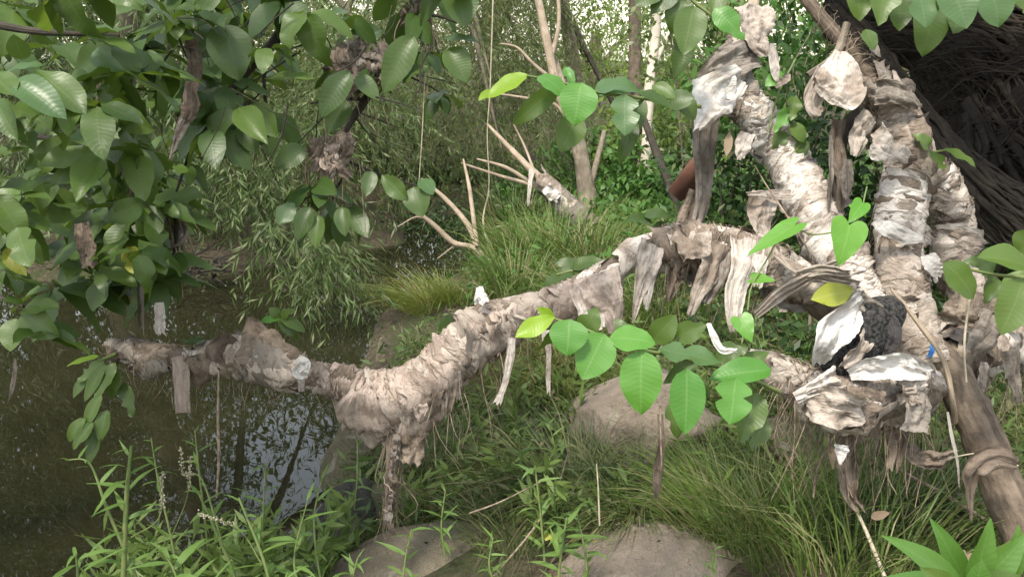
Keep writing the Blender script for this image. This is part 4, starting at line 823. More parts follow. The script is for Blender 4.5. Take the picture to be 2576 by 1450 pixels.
S('rag', 'square brownish flap on the left of the bright white wraps', [(1925, 490, 2.05, 70), (1915, 530, 2.03, 70), (1920, 580, 2.03, 50), (1935, 620, 2.03, 30)], 'rag', 1, .15, .05)
S('rag', 'horizontal white fold sticking out left of the upright limb', [(1990, 490, 2.02, 28), (1930, 488, 2.02, 24), (1880, 488, 2.02, 10)], 'rag_pale', 1.5, .3, .05)
S('rag', 'triangular tan flap fanning out under the bare upper branch', [(2115, 130, 2.08, 30), (2110, 185, 2.05, 100), (2105, 225, 2.03, 130), (2085, 255, 2.03, 100)], 'rag_pale', 3.5, .12, .03, cup=.25)
S('rag', 'hooded tan cloth hanging left of the triangular flap', [(2075, 180, 2.06, 50), (2050, 230, 2.04, 50), (2045, 270, 2.04, 44), (2062, 288, 2.04, 40)], 'rag', 1, .25, .03)
S('rag', 'grey-brown rag standing out like a wing at the right limb bend', [(2200, 235, 2.06, 60), (2245, 230, 2.03, 56), (2290, 250, 2.03, 40), (2310, 270, 2.04, 22)], 'rag_grey', 1.2, .25, .06)
S('rag', 'long leaf-like tan rag on the left side of the right limb bend', [(2190, 290, 2.05, 50), (2165, 330, 2.04, 56), (2150, 390, 2.04, 26)], 'rag', 1, .3, .04)
S('rag', 'wide tan flap low on the left of the right limb bend', [(2260, 350, 2.0, 110), (2235, 380, 1.99, 100), (2220, 412, 1.99, 70)], 'rag_pale', 2, .15, .08)
S('rag', 'hanging dark cord of rags between the upright limbs', [(2110, 300, 2.08, 40), (2105, 380, 2.08, 44), (2120, 450, 2.08, 36), (2112, 530, 2.08, 18)], 'rag_brown', 2, .4, .1)
S('rag', 'white-speckled strip hanging inside the dark cord of rags', [(2088, 340, 2.06, 14), (2090, 400, 2.06, 20), (2088, 470, 2.06, 16), (2085, 530, 2.06, 8)], 'rag_grey', 1, .4, .15)
S('rag', 'grey frayed ribbon at the end of the dark cord of rags', [(2130, 400, 2.05, 24), (2128, 450, 2.05, 34), (2125, 500, 2.05, 14)], 'rag_grey', 2, .4, .1)
S('rag', 'crumpled brownish cloth at top centre above the left limb', [(1890, 10, 2.2, 80), (1900, 50, 2.18, 100), (1905, 100, 2.18, 60), (1925, 135, 2.18, 30)], 'rag', 2, .3, .08)
S('seed_pod', 'pale brown pod hanging at top between the upright limbs', [(1940, 110, 2.1, 10), (1944, 140, 2.1, 22), (1948, 180, 2.1, 22), (1955, 205, 2.1, 8)], 'rag_pale', .4, .1, .0, cup=.6, cat='pod')
S('seed_pod', 'small curled tan pod below the hanging one', [(1985, 185, 2.08, 8), (1975, 200, 2.08, 22), (1950, 220, 2.08, 8)], 'rag', .4, .1, .0, cup=.5, cat='pod')
S('rag', 'long knotted white-brown rag under the lower limb', [(2000, 1000, 1.83, 30), (2060, 970, 1.82, 40), (2110, 945, 1.82, 60)], 'rag_pale', 2, .4, .06)
S('rag', 'white crumpled cloth draped on the lower limb below the bag', [(2135, 940, 1.86, 30), (2190, 922, 1.84, 56), (2260, 915, 1.83, 66), (2330, 930, 1.85, 40)], 'rag_white', 2, .2, .1, cup=.5, crump=.2)
S('rag', 'tan flap hanging at the right end of the lower limb', [(2290, 920, 1.86, 70), (2295, 970, 1.84, 70), (2285, 1010, 1.84, 60)], 'rag_pale', 1.5, .3, .08)
S('rag', 'grey trapezoid flap hanging below the tan one near the trunk', [(2320, 970, 1.86, 44), (2310, 1020, 1.85, 70), (2300, 1085, 1.84, 84)], 'rag_grey', 1.5, .2, .05)
S('rag', 'crumpled belly of cloth sagging lowest under the lower limb', [(2030, 1010, 1.84, 60), (2080, 1020, 1.81, 100), (2140, 1030, 1.81, 96), (2180, 1030, 1.84, 50)], 'rag', 3, .12, .05, cup=.3)
S('rag', 'golden-brown sodden cloth under the right of the bundle', [(2185, 975, 1.84, 90), (2180, 1030, 1.83, 90), (2190, 1085, 1.84, 40)], 'rag_brown', 3, .2, .08)
S('rag', 'small cream tag caught on a twig below the bundle', [(2120, 1118, 1.85, 44), (2118, 1135, 1.85, 38), (2114, 1165, 1.85, 6)], 'rag_white', 1, .12, .12)
S('rag', 'tattered brown shreds hanging below the bundle', [(2135, 1090, 1.95, 60), (2130, 1160, 1.95, 50), (2140, 1240, 1.95, 34), (2170, 1290, 1.95, 20)], 'rag_brown', 2, .5, .2)
S('rag', 'brown shreds hanging between bundle and trunk', [(2240, 1060, 1.95, 60), (2265, 1110, 1.95, 60), (2250, 1180, 1.95, 30)], 'rag_brown', 2, .4, .2)
S('rag', 'tan rag strung from the shreds to the trunk', [(2280, 1130, 1.93, 40), (2340, 1160, 1.9, 50), (2390, 1150, 1.9, 30)], 'rag_brown', 2, .3, .15)
S('rag', 'dry rag tied round the trunk at lower right', [(2560, 1165, 1.78, 30), (2500, 1150, 1.78, 60), (2450, 1180, 1.78, 60), (2440, 1230, 1.8, 24), (2442, 1315, 1.8, 6)], 'rag_brown', 2, .35, .1)
S('rag', 'long cream string-like strip hanging in front of the trunk', [(2383, 1035, 1.82, 5), (2395, 1100, 1.82, 9), (2408, 1160, 1.82, 7), (2412, 1225, 1.82, 3)], 'rag_pale', .8, .3, .05)
S('rag', 'cloth tatter hanging from the rag heap at right edge', [(2475, 910, 1.98, 20), (2470, 960, 1.98, 24), (2460, 985, 1.98, 20)], 'rag_pale', 1, .3, .15)
S('rag', 'wide brown flap above the rag heap at right edge', [(2440, 730, 2.0, 60), (2430, 790, 1.98, 120), (2420, 820, 1.98, 130)], 'rag_brown', 1.5, .12, .05)
S('rag', 'grey-white crumpled scrap below the brown flap at right edge', [(2500, 790, 1.98, 60), (2480, 840, 1.96, 70), (2440, 880, 1.96, 50)], 'rag_grey', 2, .3, .1)
S('rag', 'pale tatter hanging at the right edge of view', [(2540, 880, 1.98, 50), (2550, 950, 1.98, 40), (2560, 1010, 1.98, 20)], 'rag_grey', 2, .3, .1)
S('rag', 'clean white twisted strip curling above the lower leaf cluster', [(1782, 812, 1.68, 12), (1795, 845, 1.66, 18), (1815, 878, 1.66, 18), (1852, 880, 1.66, 10)], 'rag_white', .8, .4, .06)
S('rag', 'thin cream tatter hanging behind the lower leaf cluster', [(1660, 1040, 1.9, 16), (1662, 1120, 1.9, 18), (1655, 1190, 1.9, 26), (1650, 1255, 1.9, 8)], 'rag_brown', 1, .5, .1)
S('plastic_scrap', 'crinkled clear plastic scrap with pale print on the right upright limb', [(2330, 640, 1.98, 40), (2350, 670, 1.96, 50), (2365, 695, 1.96, 40)], 'plastic', 1, .12, .12, cat='plastic')
S('plastic_scrap', 'grey clear plastic film stuck across the right upright limb', [(2200, 555, 1.97, 26), (2225, 570, 1.95, 44), (2270, 590, 1.95, 40), (2320, 600, 1.96, 20)], 'plastic', 1, .1, .12, cat='plastic')
S('blue_strip', 'short blue plastic strip below the right upright limb', [(2342, 850, 1.9, 8), (2345, 875, 1.89, 12), (2336, 900, 1.89, 12)], 'blue', .8, .3, .1, cat='plastic')
S('rag', 'white cap of cloth on the stub above the limb', [(1205, 720, 2.1, 14), (1208, 740, 2.08, 30), (1212, 765, 2.08, 40)], 'rag_white', 1, .3, .1)
S('rag', 'tent-like grey rag peak drawn up a twig on the left of the limb', [(628, 795, 2.36, 8), (640, 830, 2.34, 60), (655, 865, 2.32, 110), (665, 900, 2.32, 130)], 'rag_brown', 2, .2, .06, cup=.3)
S('rag', 'brown rag spread left of the tent-like peak', [(590, 848, 2.36, 60), (565, 880, 2.36, 90), (550, 915, 2.36, 70)], 'rag_brown', 2, .2, .1, cup=.3)
# twisted rag rope crossing the two limbs
for k_, (lb, pts) in enumerate([('rag rope crossing diagonally over the left upright limb foot', [(1900, 790, 1.92, 20), (1960, 740, 1.9, 34), (2040, 690, 1.9, 34), (2110, 660, 1.92, 24)]), ('rag rope bowing across under the left upright limb foot', [(1955, 640, 1.94, 20), (2020, 680, 1.9, 34), (2090, 700, 1.9, 34), (2160, 715, 1.92, 20)]), ('thin rag rope bound round the left upright limb foot', [(2005, 690, 1.9, 26), (2070, 680, 1.88, 30), (2140, 690, 1.9, 20)])]):
    S('rag_rope', lb, pts, 'rag' if k_ else 'rag_pale', 3, .6, .04, cat='rag', crump=.2)
def fibres(name, label, limb, x0, x1, n, mat, L=(.06, .2), r=.0011, wrapf=.6):
    a = Acc(); x0, x1 = min(x0, x1), max(x0, x1)
    for i in range(n):
        x = random.uniform(x0, x1)
        if random.random() < wrapf:
            m = 12; th = random.uniform(0, 6.28) + np.linspace(0, random.uniform(1.5, 5), m); xx = x + np.linspace(0, random.gauss(0, .05), m)
            c = limb.surf(np.clip(xx, limb.l[0], limb.l[-1]), th, np.full(m, random.uniform(.006, .026))) + rng.normal(size=(m, 3)) * .002
        else:
            th = random.uniform(2.0, 4.3); p = limb.surf(np.array([x]), np.array([th]), np.array([.012]))[0]; l = random.uniform(*L); e = p + np.array([random.gauss(0, .25), random.gauss(0, .12), -1]) * l
            c = crv([p, (p + e) / 2 + rng.normal(size=3) * l * .12, e], 9)
        V, Q, U = tubeVQ(c, np.linspace(1, .4, len(c)) * r * random.uniform(.6, 1.8), 4); a.add(V, Q, U)
    return tag(a.build(name, M[mat], None), label, 'fibres', kind='stuff')
def inv(p):
    q = np.asarray(p) - CAM; d = q @ FW; return 1287.5 + FPX * (q @ RT) / d, 725 - FPX * (q @ UP) / d, d
def fringe(label, limb, x0, x1, n, mats, wr=(18, 55), lr=(25, 85), name='rag_fringe'):
    t = thing(name, label, 'rags', 'shreds hanging under the limbs'); x0, x1 = min(x0, x1), max(x0, x1)
    for i in range(n):
        x = random.uniform(x0, x1); C, T, N, B, R = limb.at(np.array(x)); u, v, d = inv(C + np.array([0, 1, 0]) * random.uniform(-.9, .5) * R); r = R * FPX / d
        w_ = random.uniform(*wr); L = random.uniform(*lr) * random.uniform(.5, 1); v0 = v + r * random.uniform(.1, .7); dx = random.gauss(0, 8)
        sheet('shred', '', [(u, v0, d, w_), (u + dx * .5, v0 + L * .5, d - .012, w_ * random.uniform(.8, 1.1)), (u + dx, v0 + L, d, w_ * random.uniform(.25, .8))], random.choice(mats), random.choice([1, 1.5, 2]), .25, .12, parent=t, n=18, k=11, cup=random.uniform(0, .3))
    base_at(t, limb.at(np.array((x0 + x1) / 2))[0]); return t
fringe('fringe of pinkish-brown shreds under the left half of the sag', LL, LN(850, 955), LN(1010, 985), 26, ['rag_pink', 'rag', 'rag_brown', 'rag'])
fringe('fringe of pinkish-brown shreds under the right half of the sag', LL, LN(1010, 985), LN(1200, 835), 34, ['rag_pink', 'rag', 'rag_brown', 'rag_grey'], lr=(40, 120))
fringe('fringe of brown shreds under the left stretch of the limb', LL, LN(300, 885), LN(740, 925), 22, ['rag_brown', 'rag_grey', 'rag_brown'], lr=(20, 60))
fringe('fringe of rag ends under the peak of the long limb', LL, LN(1660, 618), LN(1930, 650), 16, ['rag', 'rag_grey', 'rag_brown'], lr=(40, 130))
fringe('fringe of dirty shreds under the lower rag bundle', LD, DN(2320, 945), DN(1990, 935), 22, ['rag_brown', 'rag', 'rag_grey'], lr=(40, 120))
fringe('fringe of dirty shreds under the rag heap at right edge', LE, EN(2380, 890), EN(2600, 835), 14, ['rag_brown', 'rag', 'rag_grey'], lr=(40, 120))
LT_ = Limb([(1000, 1040, 2.2, 34), (994, 1110, 2.2, 26), (985, 1220, 2.2, 20), (975, 1310, 2.2, 12)], 50, (0, -1, .2))
fringe('brown leaf shreds caked on the drooping tail under the sag', LT_, .01, LT_.len - .01, 34, ['rag_brown', 'rag_brown', 'rag_grey'], (7, 20), (25, 60))
fibres('root_fibres', 'thin roots dangling round the drooping tail under the sag', LT_, .0, LT_.len, 70, 'fibre', (.05, .16), wrapf=.2)
# split bag with black contents
t = thing('split_bag', 'split white cloth bag spilling black crumbly stuff in the fork', 'bag')
def lump(name, c, r, mat, parent, seed, amp=.15, rot=None, nu=26, nv=34, fold=0.):
    th = np.linspace(.03, math.pi - .03, nu)[:, None]; ph = np.linspace(0, 2 * math.pi, nv, endpoint=False)[None]
    D = np.stack([np.sin(th) * np.cos(ph), np.sin(th) * np.sin(ph), np.cos(th) + 0 * ph], -1)
    n1 = sn(D, seed, 1.3, 3); rr = 1 + amp * n1 + fold * ridge(D[..., 0] * 6 + D[..., 2] * 4 + 3 * n1)
    q = D * rr[..., None] * np.array(r)
    if rot is not None: q = q @ np.array(rot.to_matrix()).T
    return mk(name, (q + np.array(c)).reshape(-1, 3), gridq(nu, nv, True), M[mat], parent)
from mathutils import Euler
rot = Euler((0, R_(-52), 0))
lump('bag_filling', P(2158, 848, 1.9), (.118, .06, .066), 'charcoal', t, 3, .12, Euler((0, R_(-52), 0)))
S('bag_cloth', '', [(2178, 748, 1.87, 36), (2145, 778, 1.84, 80), (2095, 832, 1.82, 92), (2068, 885, 1.83, 66), (2056, 918, 1.86, 34)], 'rag_white', 2, .2, .04, parent=t, cup=.3, crump=.16)
S('bag_cloth', '', [(2215, 790, 1.86, 50), (2235, 840, 1.85, 60), (2215, 890, 1.86, 40)], 'blackcloth', 1.2, .25, .06, parent=t, cup=.3)
S('bag_cloth', '', [(2190, 830, 1.85, 40), (2160, 880, 1.84, 46), (2120, 920, 1.85, 26)], 'rag', 1.5, .25, .1, parent=t, cup=.3)
S('bag_neck', '', [(2130, 715, 1.88, 40), (2150, 750, 1.86, 50), (2190, 790, 1.86, 60)], 'rag_grey', 1.6, .3, .05, parent=t, cup=.3)
base_at(t, P(2150, 900, 1.9))

# root fibres and twigs laced through the rags
fibres('root_fibres', 'stringy dry roots hanging under the sagging limb', LL, LN(860, 960), LN(1320, 785), 230, 'fibre', (.05, .22))
fibres('root_fibres', 'stringy roots laced over the left end of the long limb', LL, LN(280, 880), LN(740, 920), 130, 'fibre', (.04, .16))
fibres('root_fibres', 'stringy shreds under the peak of the long limb', LL, LN(1640, 620), LN(1960, 660), 170, 'fibre', (.06, .25))
fibres('root_fibres', 'straw and roots laced round the left upright limb', LA, AN(2120, 670), AN(1860, 120), 130, 'fibre', (.05, .2), wrapf=.75)
fibres('root_fibres', 'straw and roots laced round the right upright limb', LB, BN(2320, 890), BN(2060, 40), 190, 'fibre', (.05, .22), wrapf=.7)
fibres('root_fibres', 'straw and roots laced round the outer limb', LC, CN(2440, 760), CN(2345, 440), 70, 'fibre', (.04, .14), wrapf=.8)
fibres('root_fibres', 'roots and straw hanging under the lower rag bundle', LD, DN(2320, 945), DN(1960, 915), 200, 'fibre', (.08, .26), wrapf=.4)
fibres('root_fibres', 'roots hanging from the rag heap at right edge', LE, EN(2380, 890), EN(2620, 832), 120, 'fibre', (.08, .26), wrapf=.4)
def twig(label, pts, mat='fibre', name='dry_twig', cat='twig', group='loose dry twigs', k=6, n=20):
    o = limb_mesh(name, pts, M[mat], None, n, k, .1, 3); return tag(o, label, cat, group)
TW = [('long dry stalk leaning in the grass under the rag bundle', [(2225, 1450, 1.9, 11), (2180, 1340, 2.0, 10), (2140, 1250, 2.05, 8), (2115, 1160, 2.1, 6), (2100, 1110, 2.1, 4)], 'fibre_pale'),
 ('thin twig hanging straight down behind the lower leaves', [(1660, 1020, 1.9, 6), (1662, 1110, 1.9, 5), (1664, 1180, 1.9, 3)], 'fibre'),
 ('dry stalk lying across the ground beside the tan rock', [(1240, 1450, 2.0, 6), (1340, 1330, 2.2, 5), (1400, 1230, 2.4, 4), (1430, 1130, 2.5, 3)], 'fibre'),
 ('low dry stalk reaching from the tan rock to the weeping tussock', [(1180, 1290, 2.2, 5), (1260, 1260, 2.25, 4), (1380, 1200, 2.3, 3)], 'fibre'),
 ('thread-like vine hanging at top centre from the dark branch', [(1240, -10, 2.4, 4), (1236, 120, 2.4, 4), (1232, 230, 2.4, 3), (1225, 340, 2.4, 3), (1230, 460, 2.4, 3), (1220, 520, 2.4, 2)], 'fibre_pale'),
 ('thin vine hanging left of the thread-like one', [(1085, 0, 2.2, 4), (1070, 160, 2.2, 4), (1062, 330, 2.2, 3), (1052, 480, 2.2, 2)], 'fibre_pale'),
 ('thin arching twig between the upright limbs', [(2040, 640, 1.9, 5), (1990, 560, 1.9, 5), (1930, 470, 2.0, 4), (1900, 420, 2.0, 3)], 'fibre'),
 ('straight bleached twig poking right of the trunk', [(2390, 1150, 1.85, 4), (2470, 1140, 1.82, 4), (2560, 1170, 1.8, 5)], 'fibre_pale'),
 ('pale grass stalk standing up in front of the weeping tussock', [(1508, 1320, 2.2, 5), (1506, 1270, 2.2, 5), (1504, 1220, 2.2, 4), (1500, 1165, 2.2, 3)], 'fibre_pale'),
 ('forked dry twig standing under the rag bundle', [(2045, 1250, 2.0, 6), (2055, 1180, 2.0, 7), (2085, 1110, 2.0, 5), (2090, 1060, 2.0, 3)], 'fibre'),
 ('bleached stalk hanging at the right edge', [(2440, 740, 1.9, 6), (2425, 860, 1.88, 6), (2430, 960, 1.88, 5)], 'fibre_pale'),
 ('long fallen branch behind the lower right shrub', [(2260, 1180, 2.3, 8), (2370, 1240, 2.25, 12), (2470, 1300, 2.2, 14), (2600, 1350, 2.2, 16)], 'fibre'),
 ('thin pale twig hanging straight in front of the limb sag', [(550, 930, 2.3, 4), (548, 1050, 2.3, 7), (550, 1150, 2.3, 8), (545, 1250, 2.3, 5)], 'fibre')]
for a_ in TW: twig(*a_)

# ------------------------------------------------------------------ guava-like leaf clusters of the wrecked tree
def cluster(name, label, stem, leaves, mat='weed_stem', cat='leafy branch', kind='g', wst=8):
    t = thing(name, label, cat); n = 30
    if stem: limb_mesh('stem', stem, M[mat], t, n, 8, .05, 2)
    for L_ in leaves:
        b, tp, d, wd, mt = L_[:5]; kw = L_[5] if len(L_) > 5 else {}
        ileaf(b, tp, d, wd, mt, t, kind=kind, **kw)
    return t
lo, hi2 = (0, -.9, .35), (0, -.35, .9)
cluster('leafy_branch', 'upper branch of broad leaves with a lime-yellow tip, above the pool', [(1760, 268, 2.0, 12), (1680, 258, 1.9, 10), (1600, 245, 1.8, 9), (1500, 232, 1.75, 8), (1400, 205, 1.72, 7), (1325, 190, 1.72, 5)], [
 ((1325, 188), (1222, 238), 1.72, 56, 'leaf_young', dict(tilt=(-.2, -.7, .7), td=-.02, i=0)), ((1236, 228), (1205, 245), 1.74, 22, 'leaf_young', {}), ((1352, 192), (1440, 222), 1.70, 74, 'leaf_bright', dict(tilt=hi2, i=4)),
 ((1420, 170), (1446, 210), 1.74, 34, 'leaf_bright', {}), ((1462, 208), (1446, 306), 1.68, 98, 'leaf_bright', dict(tilt=lo, i=1)), ((1405, 215), (1282, 322), 1.74, 52, 'leaf', dict(tilt=(.6, -.5, .5), i=6)),
 ((1455, 290), (1412, 374), 1.78, 74, 'leaf', dict(tilt=lo)), ((1492, 232), (1628, 182), 1.76, 80, 'leaf_blue', dict(tilt=(-.1, -.4, .9), i=6)), ((1500, 232), (1590, 215), 1.80, 44, 'leaf_bright', dict(tilt=lo)),
 ((1572, 238), (1572, 338), 1.72, 78, 'leaf_blue', dict(tilt=lo, i=3)), ((1592, 300), (1562, 408), 1.78, 62, 'leaf_dark', dict(tilt=lo)), ((1612, 245), (1600, 330), 1.82, 44, 'leaf_dark', {}),
 ((1610, 232), (1690, 262), 1.84, 60, 'leaf_dark', dict(tilt=hi2)), ((1640, 215), (1700, 240), 1.86, 40, 'leaf', {}), ((1700, 245), (1760, 285), 1.92, 55, 'leaf', {}), ((1680, 262), (1745, 240), 1.9, 60, 'leaf_dark', {})])
cluster('leafy_branch', 'lower branch of big glossy leaves in front of the boulder, with a yellow tip leaf', [(1960, 985, 1.85, 12), (1850, 935, 1.75, 11), (1720, 900, 1.66, 10), (1620, 880, 1.62, 9), (1530, 852, 1.6, 8), (1450, 818, 1.6, 7), (1392, 800, 1.6, 5)], [
 ((1395, 796), (1296, 842), 1.58, 52, 'leaf_young', dict(tilt=(-.2, -.7, .7), i=0)), ((1392, 802), (1355, 774), 1.6, 30, 'leaf_young', {}), ((1398, 812), (1366, 906), 1.6, 36, 'leaf', dict(tilt=(.8, -.5, .2))),
 ((1432, 802), (1428, 890), 1.55, 98, 'leaf_bright', dict(tilt=lo, i=1)), ((1520, 838), (1466, 952), 1.57, 104, 'leaf_bright', dict(tilt=lo, i=0)), ((1470, 830), (1500, 775), 1.64, 62, 'leaf', dict(tilt=lo)),
 ((1532, 852), (1650, 842), 1.58, 88, 'leaf_bright', dict(tilt=(.1, -.6, .8), i=0)), ((1614, 878), (1606, 1046), 1.56, 108, 'leaf_bright', dict(tilt=lo, i=0)), ((1726, 926), (1730, 1092), 1.58, 96, 'leaf_bright', dict(tilt=lo, i=0)),
 ((1690, 1010), (1712, 1104), 1.66, 66, 'leaf', {}), ((1850, 950), (1838, 1066), 1.62, 102, 'leaf_bright', dict(tilt=lo, i=3)), ((1905, 985), (1866, 1114), 1.68, 74, 'leaf', dict(tilt=lo, i=5)), ((1925, 1050), (1893, 1130), 1.74, 50, 'leaf', dict(i=7)),
 ((1655, 878), (1818, 905), 1.62, 82, 'leaf_blue', dict(tilt=hi2, i=3)), ((1940, 930), (1786, 938), 1.66, 74, 'leaf_bright', dict(tilt=(0, -.6, .8), i=2)), ((1760, 905), (1670, 960), 1.68, 50, 'leaf_dark', {}), ((1720, 960), (1790, 985), 1.7, 60, 'leaf_dark', {}),
 ((1640, 858), (1700, 795), 1.7, 66, 'leaf', dict(tilt=lo)), ((1700, 850), (1775, 815), 1.72, 60, 'leaf', {}), ((1800, 900), (1880, 868), 1.74, 60, 'leaf_dark', {}), ((1850, 925), (1935, 880), 1.76, 56, 'leaf', {}), ((1585, 880), (1560, 800), 1.7, 50, 'leaf_dark', {})])
cluster('leafy_branch', 'leaf spray entering at the right edge beside the outer limb', [(2680, 730, 1.75, 12), (2590, 700, 1.75, 10), (2500, 690, 1.75, 8), (2400, 668, 1.75, 6)], [
 ((2372, 660), (2474, 742), 1.72, 92, 'leaf', dict(tilt=(.2, -.8, .5), i=0)), ((2590, 672), (2476, 626), 1.7, 92, 'leaf', dict(tilt=hi2, i=0)), ((2575, 700), (2528, 838), 1.68, 98, 'leaf', dict(tilt=lo, i=0)),
 ((2500, 690), (2460, 640), 1.8, 60, 'leaf_dark', {}), ((2530, 690), (2590, 740), 1.8, 80, 'leaf', {}), ((2500, 665), (2440, 648), 1.82, 56, 'leaf_dark', {}), ((2560, 640), (2610, 580), 1.78, 80, 'leaf', {}), ((2510, 700), (2480, 760), 1.82, 50, 'leaf_dark', {})])
cluster('leafy_branch', 'three leaves sprouting right of the forked limb in front of the dark trunk', [(2315, 400, 2.08, 8), (2345, 385, 2.05, 7), (2375, 378, 2.02, 5)], [
 ((2372, 376), (2470, 402), 2.0, 46, 'leaf', dict(tilt=hi2, i=1)), ((2340, 378), (2378, 424), 2.0, 50, 'leaf', dict(tilt=(.4, -.7, .5))), ((2335, 372), (2318, 330), 2.04, 40, 'leaf', {}), ((2175, 75), (2205, 118), 2.1, 40, 'leaf', {})])
TRB = cluster('leafy_branch', 'hanging leaves along the top edge in the upper right', [(2150, -90, 1.7, 12), (2300, -70, 1.7, 11), (2450, -60, 1.7, 10), (2620, -50, 1.7, 8)], [
 ((2305, -50), (2332, 66), 1.68, 88, 'leaf_blue', dict(tilt=lo, i=3)), ((2385, -50), (2438, 64), 1.66, 100, 'leaf_blue', dict(tilt=lo, i=0)), ((2480, -50), (2530, 56), 1.66, 112, 'leaf_blue', dict(tilt=lo, i=0)), ((2230, -60), (2216, 58), 1.7, 84, 'leaf', dict(tilt=lo)),
 ((2260, -40), (2270, 70), 1.78, 70, 'leaf_dark', {}), ((2350, 0), (2335, 130), 1.8, 90, 'leaf_dark', {}), ((2150, -60), (2170, 45), 1.76, 70, 'leaf', {}), ((2570, -40), (2610, 40), 1.7, 90, 'leaf', {}), ((2430, 0), (2400, 80), 1.8, 70, 'leaf_dark', {})])
cluster('leafy_branch', 'dim leaves at the top between pale trunk and left limb', [(1690, -60, 2.0, 12), (1740, 0, 2.0, 10), (1790, 40, 2.0, 8)], [
 ((1745, 15), (1722, 132), 1.95, 84, 'leaf', dict(tilt=lo)), ((1795, 22), (1876, 92), 1.95, 62, 'leaf_bright', dict(tilt=(-.2, -.8, .4), i=7)), ((1720, 0), (1690, 70), 2.0, 70, 'leaf_dark', {}), ((1700, -30), (1640, 20), 2.0, 64, 'leaf_dark', {}), ((1780, 10), (1830, -10), 2.0, 56, 'leaf', {}), ((1730, 90), (1700, 190), 2.05, 60, 'leaf_dark', {}), ((1660, -30), (1600, 10), 2.0, 60, 'leaf_dark', {})])
cluster('leafy_branch', 'small green sprig between the two upright limbs', [(2000, 150, 2.15, 6), (1960, 230, 2.15, 5), (1930, 330, 2.15, 4)], [
 ((1975, 190), (1930, 205), 2.12, 44, 'leaf_bright', {}), ((2000, 240), (1990, 300), 2.14, 36, 'leaf', {}), ((1985, 270), (1950, 330), 2.14, 34, 'leaf_bright', dict(i=7)), ((1990, 310), (2030, 350), 2.14, 40, 'leaf', {}), ((2010, 320), (2020, 400), 2.16, 44, 'leaf', {}), ((1970, 330), (1950, 380), 2.16, 36, 'leaf', {})])
cluster('leafy_branch', 'dark leaves lying behind the limb beside the bare stretch', [(1520, 690, 2.3, 8), (1450, 680, 2.3, 7), (1400, 690, 2.3, 5)], [((1440, 682), (1350, 726), 2.3, 56, 'leaf_dark', dict(tilt=hi2)), ((1440, 678), (1530, 650), 2.3, 60, 'leaf_dark', dict(tilt=hi2)), ((1470, 676), (1400, 650), 2.35, 40, 'leaf_dark', {}), ((1160, 800), (1085, 812), 2.25, 50, 'leaf_dark', dict(tilt=hi2)), ((1640, 560), (1580, 540), 2.6, 56, 'leaf_dark', dict(tilt=hi2)), ((1620, 545), (1690, 520), 2.6, 50, 'leaf_dark', dict(tilt=hi2)), ((1640, 570), (1690, 575), 2.6, 50, 'leaf_dark', dict(tilt=hi2))])
cluster('leafy_branch', 'drooping leaves at the far left tip of the long limb', [(290, 890, 2.55, 10), (240, 920, 2.5, 9), (240, 1000, 2.45, 8), (220, 1080, 2.42, 6)], [
 ((250, 895), (160, 912), 2.5, 22, 'leaf_young', dict(tilt=hi2)), ((262, 905), (190, 960), 2.48, 31, 'leaf', {}), ((265, 915), (205, 1010), 2.46, 34, 'leaf', dict(i=2)), ((290, 910), (235, 1000), 2.46, 37, 'leaf', {}), ((300, 930), (262, 1010), 2.48, 37, 'leaf', {}),
 ((255, 990), (205, 1080), 2.42, 34, 'leaf', dict(i=2)), ((215, 1050), (150, 1115), 2.4, 33, 'leaf', {}), ((235, 1060), (180, 1130), 2.4, 33, 'leaf', {}), ((270, 1030), (245, 1110), 2.42, 40, 'leaf', dict(i=2)), ((250, 1080), (215, 1170), 2.42, 37, 'leaf_dark', {}), ((310, 960), (330, 1050), 2.5, 37, 'leaf_dark', {}), ((225, 930), (180, 1000), 2.48, 25, 'leaf', {})])
cluster('leafy_branch', 'leaf tuft standing on the limb right of the peaked rag mass', [(690, 880, 2.4, 6), (700, 830, 2.4, 5), (705, 800, 2.4, 4)], [((705, 800), (650, 800), 2.4, 32, 'leaf_bright', dict(tilt=hi2)), ((705, 800), (770, 820), 2.4, 36, 'leaf', dict(tilt=hi2)), ((708, 798), (735, 775), 2.4, 30, 'leaf', {}), ((704, 798), (680, 775), 2.4, 28, 'leaf', {}), ((710, 805), (750, 850), 2.4, 34, 'leaf_dark', {}), ((520, 860), (455, 850), 2.48, 32, 'leaf_dark', dict(tilt=hi2)), ((520, 862), (560, 845), 2.48, 30, 'leaf_dark', dict(tilt=hi2))])
cluster('climbing_vine', 'climbing vine with bright heart-shaped leaves across the wrapped limbs', [(2180, 470, 1.85, 4), (2150, 560, 1.8, 4), (2050, 590, 1.8, 4), (1980, 570, 1.78, 4), (1930, 650, 1.78, 4), (1890, 720, 1.76, 4), (1880, 780, 1.74, 4)], [
 ((2136, 566), (2118, 664), 1.76, 104, 'leaf_heart', dict(tilt=lo)), ((1998, 566), (1878, 638), 1.78, 62, 'leaf_heart', dict(tilt=(-.3, -.5, .7))), ((1862, 800), (1892, 856), 1.74, 62, 'leaf_heart', dict(tilt=lo)), ((1892, 700), (1950, 702), 1.78, 44, 'leaf_heart', dict(tilt=(0, -.6, .8))), ((2168, 512), (2138, 556), 1.8, 50, 'leaf_heart', {}), ((2150, 515), (2180, 540), 1.82, 40, 'leaf_heart', {})], cat='vine', kind='h')
o = ileaf((2146, 730), (2048, 748), 1.84, 62, 'leaf_yellow', None, tilt=(0, -.8, .6), i=0, name='fallen_leaf'); tag(o, 'yellowing broad leaf lying on the bare crossing limb above the bag', 'leaf')
